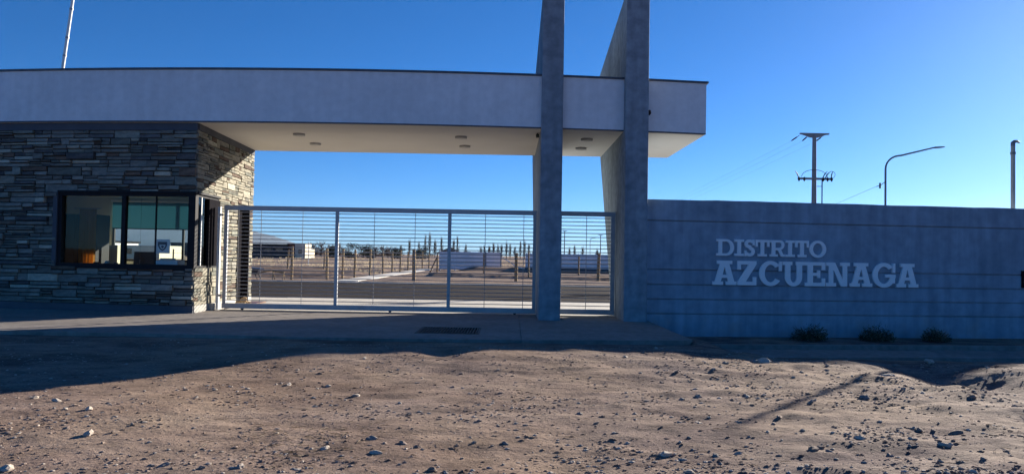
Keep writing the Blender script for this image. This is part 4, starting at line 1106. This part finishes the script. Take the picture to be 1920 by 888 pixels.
for x in (-12.9, -12.35):
    for s in (-1, 1):
        mb = MB(); mb.tube([(x, 40.2, .42), (x + .03, 40.2 + s * .22, 0.02)], .03, 6); part(mb, 'leg', MT['wood'], t)

# far buildings
def house(x0, x1, y, d, h, mw, label, wins=(), roof=None, name='house'):
    t = thing(name, ((x0 + x1) / 2, y, 0), label, 'house')
    mb = MB(); mb.box(x0, x1, y, y + d, -.3, h); part(mb, 'wall', MT[mw], t)
    for (a, b, c, e) in wins:
        mb = MB(); mb.box(a, b, y - .05, y - .001, c, e); w = part(mb, 'window', MT['frame'], t)
        mb = MB(); mb.box(a + .1, b - .1, y - .07, y - .051, c + .1, e - .1); subpart(mb, 'pane', MT['farglass'], w)
    if roof == 'flat':
        mb = MB(); mb.box(x0 - .3, x1 + .3, y - .3, y + d + .3, h + .003, h + .3); part(mb, 'roof', MT['roofdark'], t)
    elif roof == 'hip':
        mb = MB(); e = .8; hh = h + 1.4; m1 = (x1 - x0) * .42
        mb.add([(x0 - e, y - e, h + .01), (x1 + e, y - e, h + .01), (x1 + e, y + d + e, h + .01), (x0 - e, y + d + e, h + .01), (x0 + m1, y + d / 2, hh), (x1 - m1, y + d / 2, hh)],
               [(0, 1, 5, 4), (1, 2, 5), (2, 3, 4, 5), (3, 0, 4), (3, 2, 1, 0)]); part(mb, 'roof', MT['roofdark'], t)
    return t
house(-92, -60.5, 200, 12, 3.3, 'brick', 'long low dark brick building under the mountains at the left of the gate', [(-66.8, -64.8, 1.7, 2.6), (-62.9 - .8, -61.5 - .2, 1.6, 2.6), (-70, -68.2, 1.7, 2.6)], 'flat')
house(-59.9, -58.1, 199, 6, 3.6, 'redbrick', 'narrow red brick end block beside the long dark building', [], 'flat')
house(-57.3, -54.6, 196, 6, 3.8, 'cream', 'small cream block building right of the red brick end block', [(-56.4, -55.5, 1.3, 2.2)], None)
house(-59.6, -58.2, 215, 4, 2.5, 'cream', 'tiny cream shed right of the small cream block building', [], None)
house(-16.6, -12.4, 170, 10, 1.9, 'brick', 'dark hip roofed house beyond the white panel wall', [(-16, -15, .7, 1.6), (-14.2, -13.2, .7, 1.6)], 'hip')
house(-86, -70, 130, 9, 2.7, 'white', 'white flat roofed house seen through the back window of the booth', [(-82, -80, .9, 2.0), (-76, -74, .9, 2.0)], 'flat')
house(-66, -57, 120, 8, 2.2, 'cream', 'long cream house seen through the back window, right of the white one', [(-63, -61.5, .8, 1.7)], None)

# trees
def leaf_cloud(mb, c, rx, rz, n, size, q, tri=True):
    for i in range(n):
        while True:
            v = Vector((q.uniform(-1, 1), q.uniform(-1, 1), q.uniform(-1, 1)))
            if v.length < 1 and v.length > .25: break
        p = Vector((c[0] + v.x * rx, c[1] + v.y * rx, c[2] + v.z * rz))
        a = Vector((q.uniform(-1, 1), q.uniform(-1, 1), q.uniform(-1, 1))).normalized() * size * q.uniform(.5, 1.2)
        b = a.orthogonal().normalized() * size * q.uniform(.3, .8)
        mb.add([p - b * .5, p + a, p + b * .5], [(0, 1, 2)])
def evergreen(x, y, w, h, sd, label):
    t = thing('evergreen_tree', (x, y, 0), label, 'tree', 'dark evergreen trees on the horizon'); q = random.Random(sd)
    mb = MB(); mb.tube([(x, y, -.3), (x + .1, y, h * .4), (x, y, h * .75)], [.22, .16, .06], 6)
    for k in range(5):
        a = q.uniform(0, 6.28); mb.tube([(x, y, h * q.uniform(.25, .5)), (x + w * .35 * math.cos(a), y + w * .35 * math.sin(a), h * q.uniform(.55, .8))], [.08, .03], 5)
    part(mb, 'trunk', MT['bark'], t)
    mb = MB()
    for k in range(9):
        a = q.uniform(0, 6.28); rr = w * .5 * q.uniform(.1, .75)
        leaf_cloud(mb, (x + rr * math.cos(a), y + rr * math.sin(a), h * q.uniform(.10, .82)), w * q.uniform(.22, .36), h * q.uniform(.14, .24), 130, .45, q)
    part(mb, 'crown', MT['leaf_dark'], t)
for i, (px, w, h) in enumerate(((624, 3.0, 4.0), (646, 6.5, 5.2), (668, 7.0, 5.0), (693, 3, 3.4), (741, 5, 3.8), (786, 6, 4.4), (872, 4.0, 3.2))):
    lab = ['small dark evergreen left of the wide evergreen', 'wide dark evergreen on the horizon left of the gate upright', 'dark evergreen on the horizon right of the gate upright', 'low dark evergreen right of the larger pair',
           'small dark evergreen behind the row of posts', 'broad dark evergreen left of the hip roofed house', 'low evergreen behind the white panel wall'][i]
    evergreen((px - 960) / 1390 * 240, 240 + (i % 3) * 6, w, h, 30 + i, lab)
def bare_tree(x, y, w, h, sd, label, name, m, group, n=60):
    t = thing(name, (x, y, 0), label, 'tree', group); q = random.Random(sd)
    mb = MB(); mb.tube([(x, y, -.3), (x + .05 * w, y, h * .5), (x, y, h * .95)], [.02 * h + .05, .012 * h + .03, .03], 5); part(mb, 'trunk', MT['bark'], t)
    mb = MB()
    for k in range(n):
        z = h * q.uniform(.08, .8); a = q.uniform(0, 6.28); l = w * .5 * q.uniform(.3, 1) * (1.15 - z / h)
        up_ = h * q.uniform(.12, .28) * (1.3 if w < 3.5 else 1)
        A = Vector((x, y, z)); B = A + Vector((l * math.cos(a), l * math.sin(a), up_ * .7)); C = B + Vector((l * .25 * math.cos(a), l * .25 * math.sin(a), up_ * .6))
        mb.tube([A, B, C], [.075, .06, .04], 3, cap=False, smooth=False)
    part(mb, 'branches', MT[m], t)
k = 0
for px, h in ((752, 7.5), (768, 10.5), (786, 8.5), (798, 12.5), (806, 13.5), (816, 9), (828, 10.5), (851, 9), (858, 10), (874, 8), (902, 6.6), (909, 7.6), (918, 7), (926, 8.2), (934, 7.2), (941, 6.8), (950, 9), (957, 9.5), (966, 7.6), (976, 9.8), (984, 10.6), (992, 8), (1001, 7.4), (1068, 6.5), (1078, 7), (1093, 6.5), (1120, 7)):
    D = 430 + (k * 37) % 60
    bare_tree((px - 960) / 1390 * D, D, 3.0, h * .84 * D / 430 * (1.0 + .3 * ((k * 53) % 17) / 17), 100 + k, 'thin leafless poplar in the horizon row, ' + ('left of the hip roofed house' if px < 833 else 'rising behind the left white panel wall' if px < 940 else 'seen over the gap of the white panel wall' if px < 985 else 'rising behind the right white panel wall'), 'poplar_tree', 'poplar', 'leafless poplars along the horizon', 80); k += 1
k = 0
for px, w, h in ((588, 6, 5), (596, 7, 5.5), (606, 6, 4.6), (614, 6, 5.0), (634, 6, 4.6), (700, 5, 4), (708, 5, 4.4), (716, 5, 4.2), (727, 5, 3.6), (735, 5, 4.0)):
    bare_tree((px - 960) / 1390 * 260, 260 + (k % 4) * 5, w, h, 200 + k, 'low leafless grey tree in the far thicket, ' + ('right of the cream block building' if px < 630 else 'behind the left gate upright' if px < 650 else 'behind the posts along the pale path'), 'bare_tree', 'twig', 'leafless grey trees in the far thicket', 90); k += 1

# dry scrub on the field: one uncountable mass
q = random.Random(5); mb = MB()
for i in range(4200):
    y = 42 + 150 * q.random() ** 1.6; x = y * q.uniform(-.47, .36)
    if y < 52 or (y < 80 and x > -9.8): continue
    if x > -9.8 and q.random() < .5: continue
    if float(vnoise(x / 6, y / 9, 13)) < .42: continue
    z = .0 if y > 80 else gz(x, y)
    s = q.uniform(.08, .26) * (.8 + y / 200)
    for k in range(4):
        d = Vector((q.uniform(-.6, .6), q.uniform(-.6, .6), 1)).normalized() * s
        p = Vector((x + q.uniform(-.3, .3), y + q.uniform(-.2, .2), z - .02)); w_ = .035 * (1 + y / 120)
        mb.add([p - Vector((w_, 0, 0)), p + Vector((w_, 0, 0)), p + d], [(0, 1, 2)])
tag(mb.build('dry_scrub', MT['scrub']), 'dry grey brown scrub covering the field', None, None, 'stuff')

# ------------------------------------------------------------------ loose stones and grit in the foreground
RM = [rock_mesh('stone', 2, 300 + i, .6) for i in range(7)]
def stone(x, y, s, mi, label, group, sd, cat='stone'):
    q = random.Random(sd)
    me_ = RM[sd % 7]
    o = bpy.data.objects.new('stone', me_); COL.objects.link(o)
    if not me_.materials: me_.materials.append(ROCKS[0])
    o.material_slots[0].link = 'OBJECT'; o.material_slots[0].material = ROCKS[mi]
    s *= .78
    o.location = (x, y, gz(x, y) + s * .12); o.scale = (s * q.uniform(.95, 1.5), s * q.uniform(.8, 1.1), s * q.uniform(.65, 1.0)); o.rotation_euler = (q.uniform(-.25, .25), q.uniform(-.25, .25), q.uniform(0, 6.28))
    return tag(o, label, cat, group)
big = [(3.69, 10.87, .135, 0, 'big pale stone at the edge of the wall shadow'), (3.55, 10.8, .07, 2, 'grey stone leaning against the big pale stone'),
       (-1.01, 5.67, .05, 0, 'pale round stone near the bottom of the photo, left of the middle'), (-3.41, 6.06, .06, 0, 'pale flat stone on the smooth sand at the left'),
       (-3.44, 5.13, .075, 0, 'wide flat pale stone in the bottom left corner'), (2.39, 5.87, .06, 1, 'dark grey stone near the bottom, below the thin post shadow'),
       (3.88, 6.5, .075, 1, 'dark broad stone at the lower right, largest of its cluster'), (3.60, 6.55, .05, 1, 'brown stone just left of the dark broad stone at the lower right'),
       (3.52, 5.99, .05, 0, 'pale stone low at the right, in front of the dark cluster'), (5.08, 10.04, .08, 0, 'pale stone at the shadow edge where the post shadow begins'),
       (3.93, 8.23, .07, 2, 'grey stone just right of the thin post shadow'), (-0.54, 5.24, .045, 1, 'brown stone at the bottom edge right of the pale round one'),
       (1.59, 5.71, .04, 2, 'grey stone at the bottom right of the middle'), (.67, 7.12, .045, 2, 'dark stone with a shadow in the middle of the sand'),
       (-1.87, 5.23, .045, 2, 'dark stone at the bottom left of the middle'), (-2.51, 8.5, .05, 0, 'white broken stone on the smooth sand left of the middle'),
       (5.9, 11.4, .09, 2, 'grey rubble lump in the wall shadow, left one'), (6.6, 11.7, .10, 0, 'pale rubble lump in the wall shadow, middle one'), (7.2, 11.5, .07, 1, 'brown rubble lump in the wall shadow, right one')]
for i, (x, y, s, mi, lab) in enumerate(big): stone(x, y, s, mi, lab, 'larger loose stones on the dirt', 400 + i)
q = random.Random(77)
cnt = 0
while cnt < 250:
    y = 4.9 + 6.5 * q.random() ** 1.3
    x = y * q.uniform(-.72, .72)
    dens = .35 + .65 * float(vnoise(x / 1.1, y / .8, 15))
    if x > 1.2: dens += .25
    if q.random() > dens ** 3: continue
    s = q.choice((.016, .020, .025, .031, .042)) * q.uniform(.8, 1.2)
    mi = q.choice((0, 0, 1, 1, 2))
    where = 'smooth dirt at the left, before the booth' if x / y < -.2 else 'dirt in the middle, before the pillars' if x / y < .2 else 'gravelly dirt at the right, before the lettered wall'
    stone(x, y, s, mi, 'small loose %s stone on the %s' % (('pale', 'brown', 'grey')[mi], where), 'small loose stones on the dirt', 500 + cnt)
    cnt += 1
# grit: small real chips joined into one uncountable mass
ico = bmesh.new(); bmesh.ops.create_icosphere(ico, subdivisions=1, radius=1)
IV = np.array([v.co[:] for v in ico.verts]); IF = np.array([[v.index for v in f.verts] for f in ico.faces]); ico.free()
rs = np.random.RandomState(9)
N = 70000
gy = 4.6 + 8.3 * rs.rand(N) ** 1.35
gx = gy * (rs.rand(N) * 1.5 - .75)
keep = rs.rand(N) < (.06 + 1.3 * np.maximum(0, vnoise(gx / .8, gy / .6, 16) * .6 + vnoise(gx / .3, gy / .22, 26) * .4 - .36) ** 1.2 * (1 + .9 * sm(gx, .5, 3.0)))
gx = gx[keep]; gy = gy[keep]; N = len(gx)
gs = (.0035 + .0135 * rs.rand(N) ** 3.6)
gzz = ground_z(gx, gy)
V = IV[None] * (1 + .35 * (rs.rand(N, len(IV), 1) - .5)) * gs[:, None, None] * np.stack([.9 + 1.1 * rs.rand(N), .8 + .6 * rs.rand(N), .35 + .35 * rs.rand(N)], -1)[:, None, :]
V += np.stack([gx, gy, gzz + gs * .15], -1)[:, None, :]
F = IF[None] + (np.arange(N) * len(IV))[:, None, None]
me = bpy.data.meshes.new('grit')
me.from_pydata(V.reshape(-1, 3).tolist(), [], F.reshape(-1, 3).tolist())
for r_ in [MT['dirt']] + ROCKS: me.materials.append(r_)
me.polygons.foreach_set('material_index', np.repeat(np.maximum(0, rs.randint(-3, 4, N)), len(IF)).astype(np.int32))
gr = bpy.data.objects.new('grit', me); COL.objects.link(gr)
tag(gr, 'fine stone grit strewn over the dirt', None, None, 'stuff')
# dry straw and twigs
q = random.Random(13); mb = MB()
for i in range(520):
    if i < 260: x, y = q.gauss(-1.6, .35), q.gauss(5.9, .5)
    else: y = q.uniform(5, 11); x = y * q.uniform(-.1, .72)
    l = q.uniform(.02, .10); a = q.uniform(0, 6.28)
    p = Vector((x, y, gz(x, y) + .006)); d = Vector((math.cos(a) * l, math.sin(a) * l, q.uniform(-.004, .012)))
    mb.tube([p, p + d * .5 + Vector((0, 0, .004)), p + d], [.0018, .0022, .0012], 3, cap=False, smooth=False)
tag(mb.build('dry_twigs', MT['scrub']), 'dry straw and twigs lying on the dirt', None, None, 'stuff')

# ------------------------------------------------------------------ air: one even box of thin haze round everything
hm = bpy.data.materials.new('haze'); hm.use_nodes = True
hn = hm.node_tree; hn.nodes.clear()
ho = hn.nodes.new('ShaderNodeOutputMaterial'); hv = hn.nodes.new('ShaderNodeVolumePrincipled')
hv.inputs['Color'].default_value = (0.50, 0.74, 1.0, 1); hv.inputs['Density'].default_value = 1.0e-5; hv.inputs['Anisotropy'].default_value = 0.2
hn.links.new(hv.outputs[0], ho.inputs['Volume'])
mb = MB(); mb.box(-31000, 31000, -7000, 33000, -32, 1400)
tag(mb.build('haze', hm, fixn=True), 'thin bluish air between the camera and the far mountains', None, None, 'stuff')
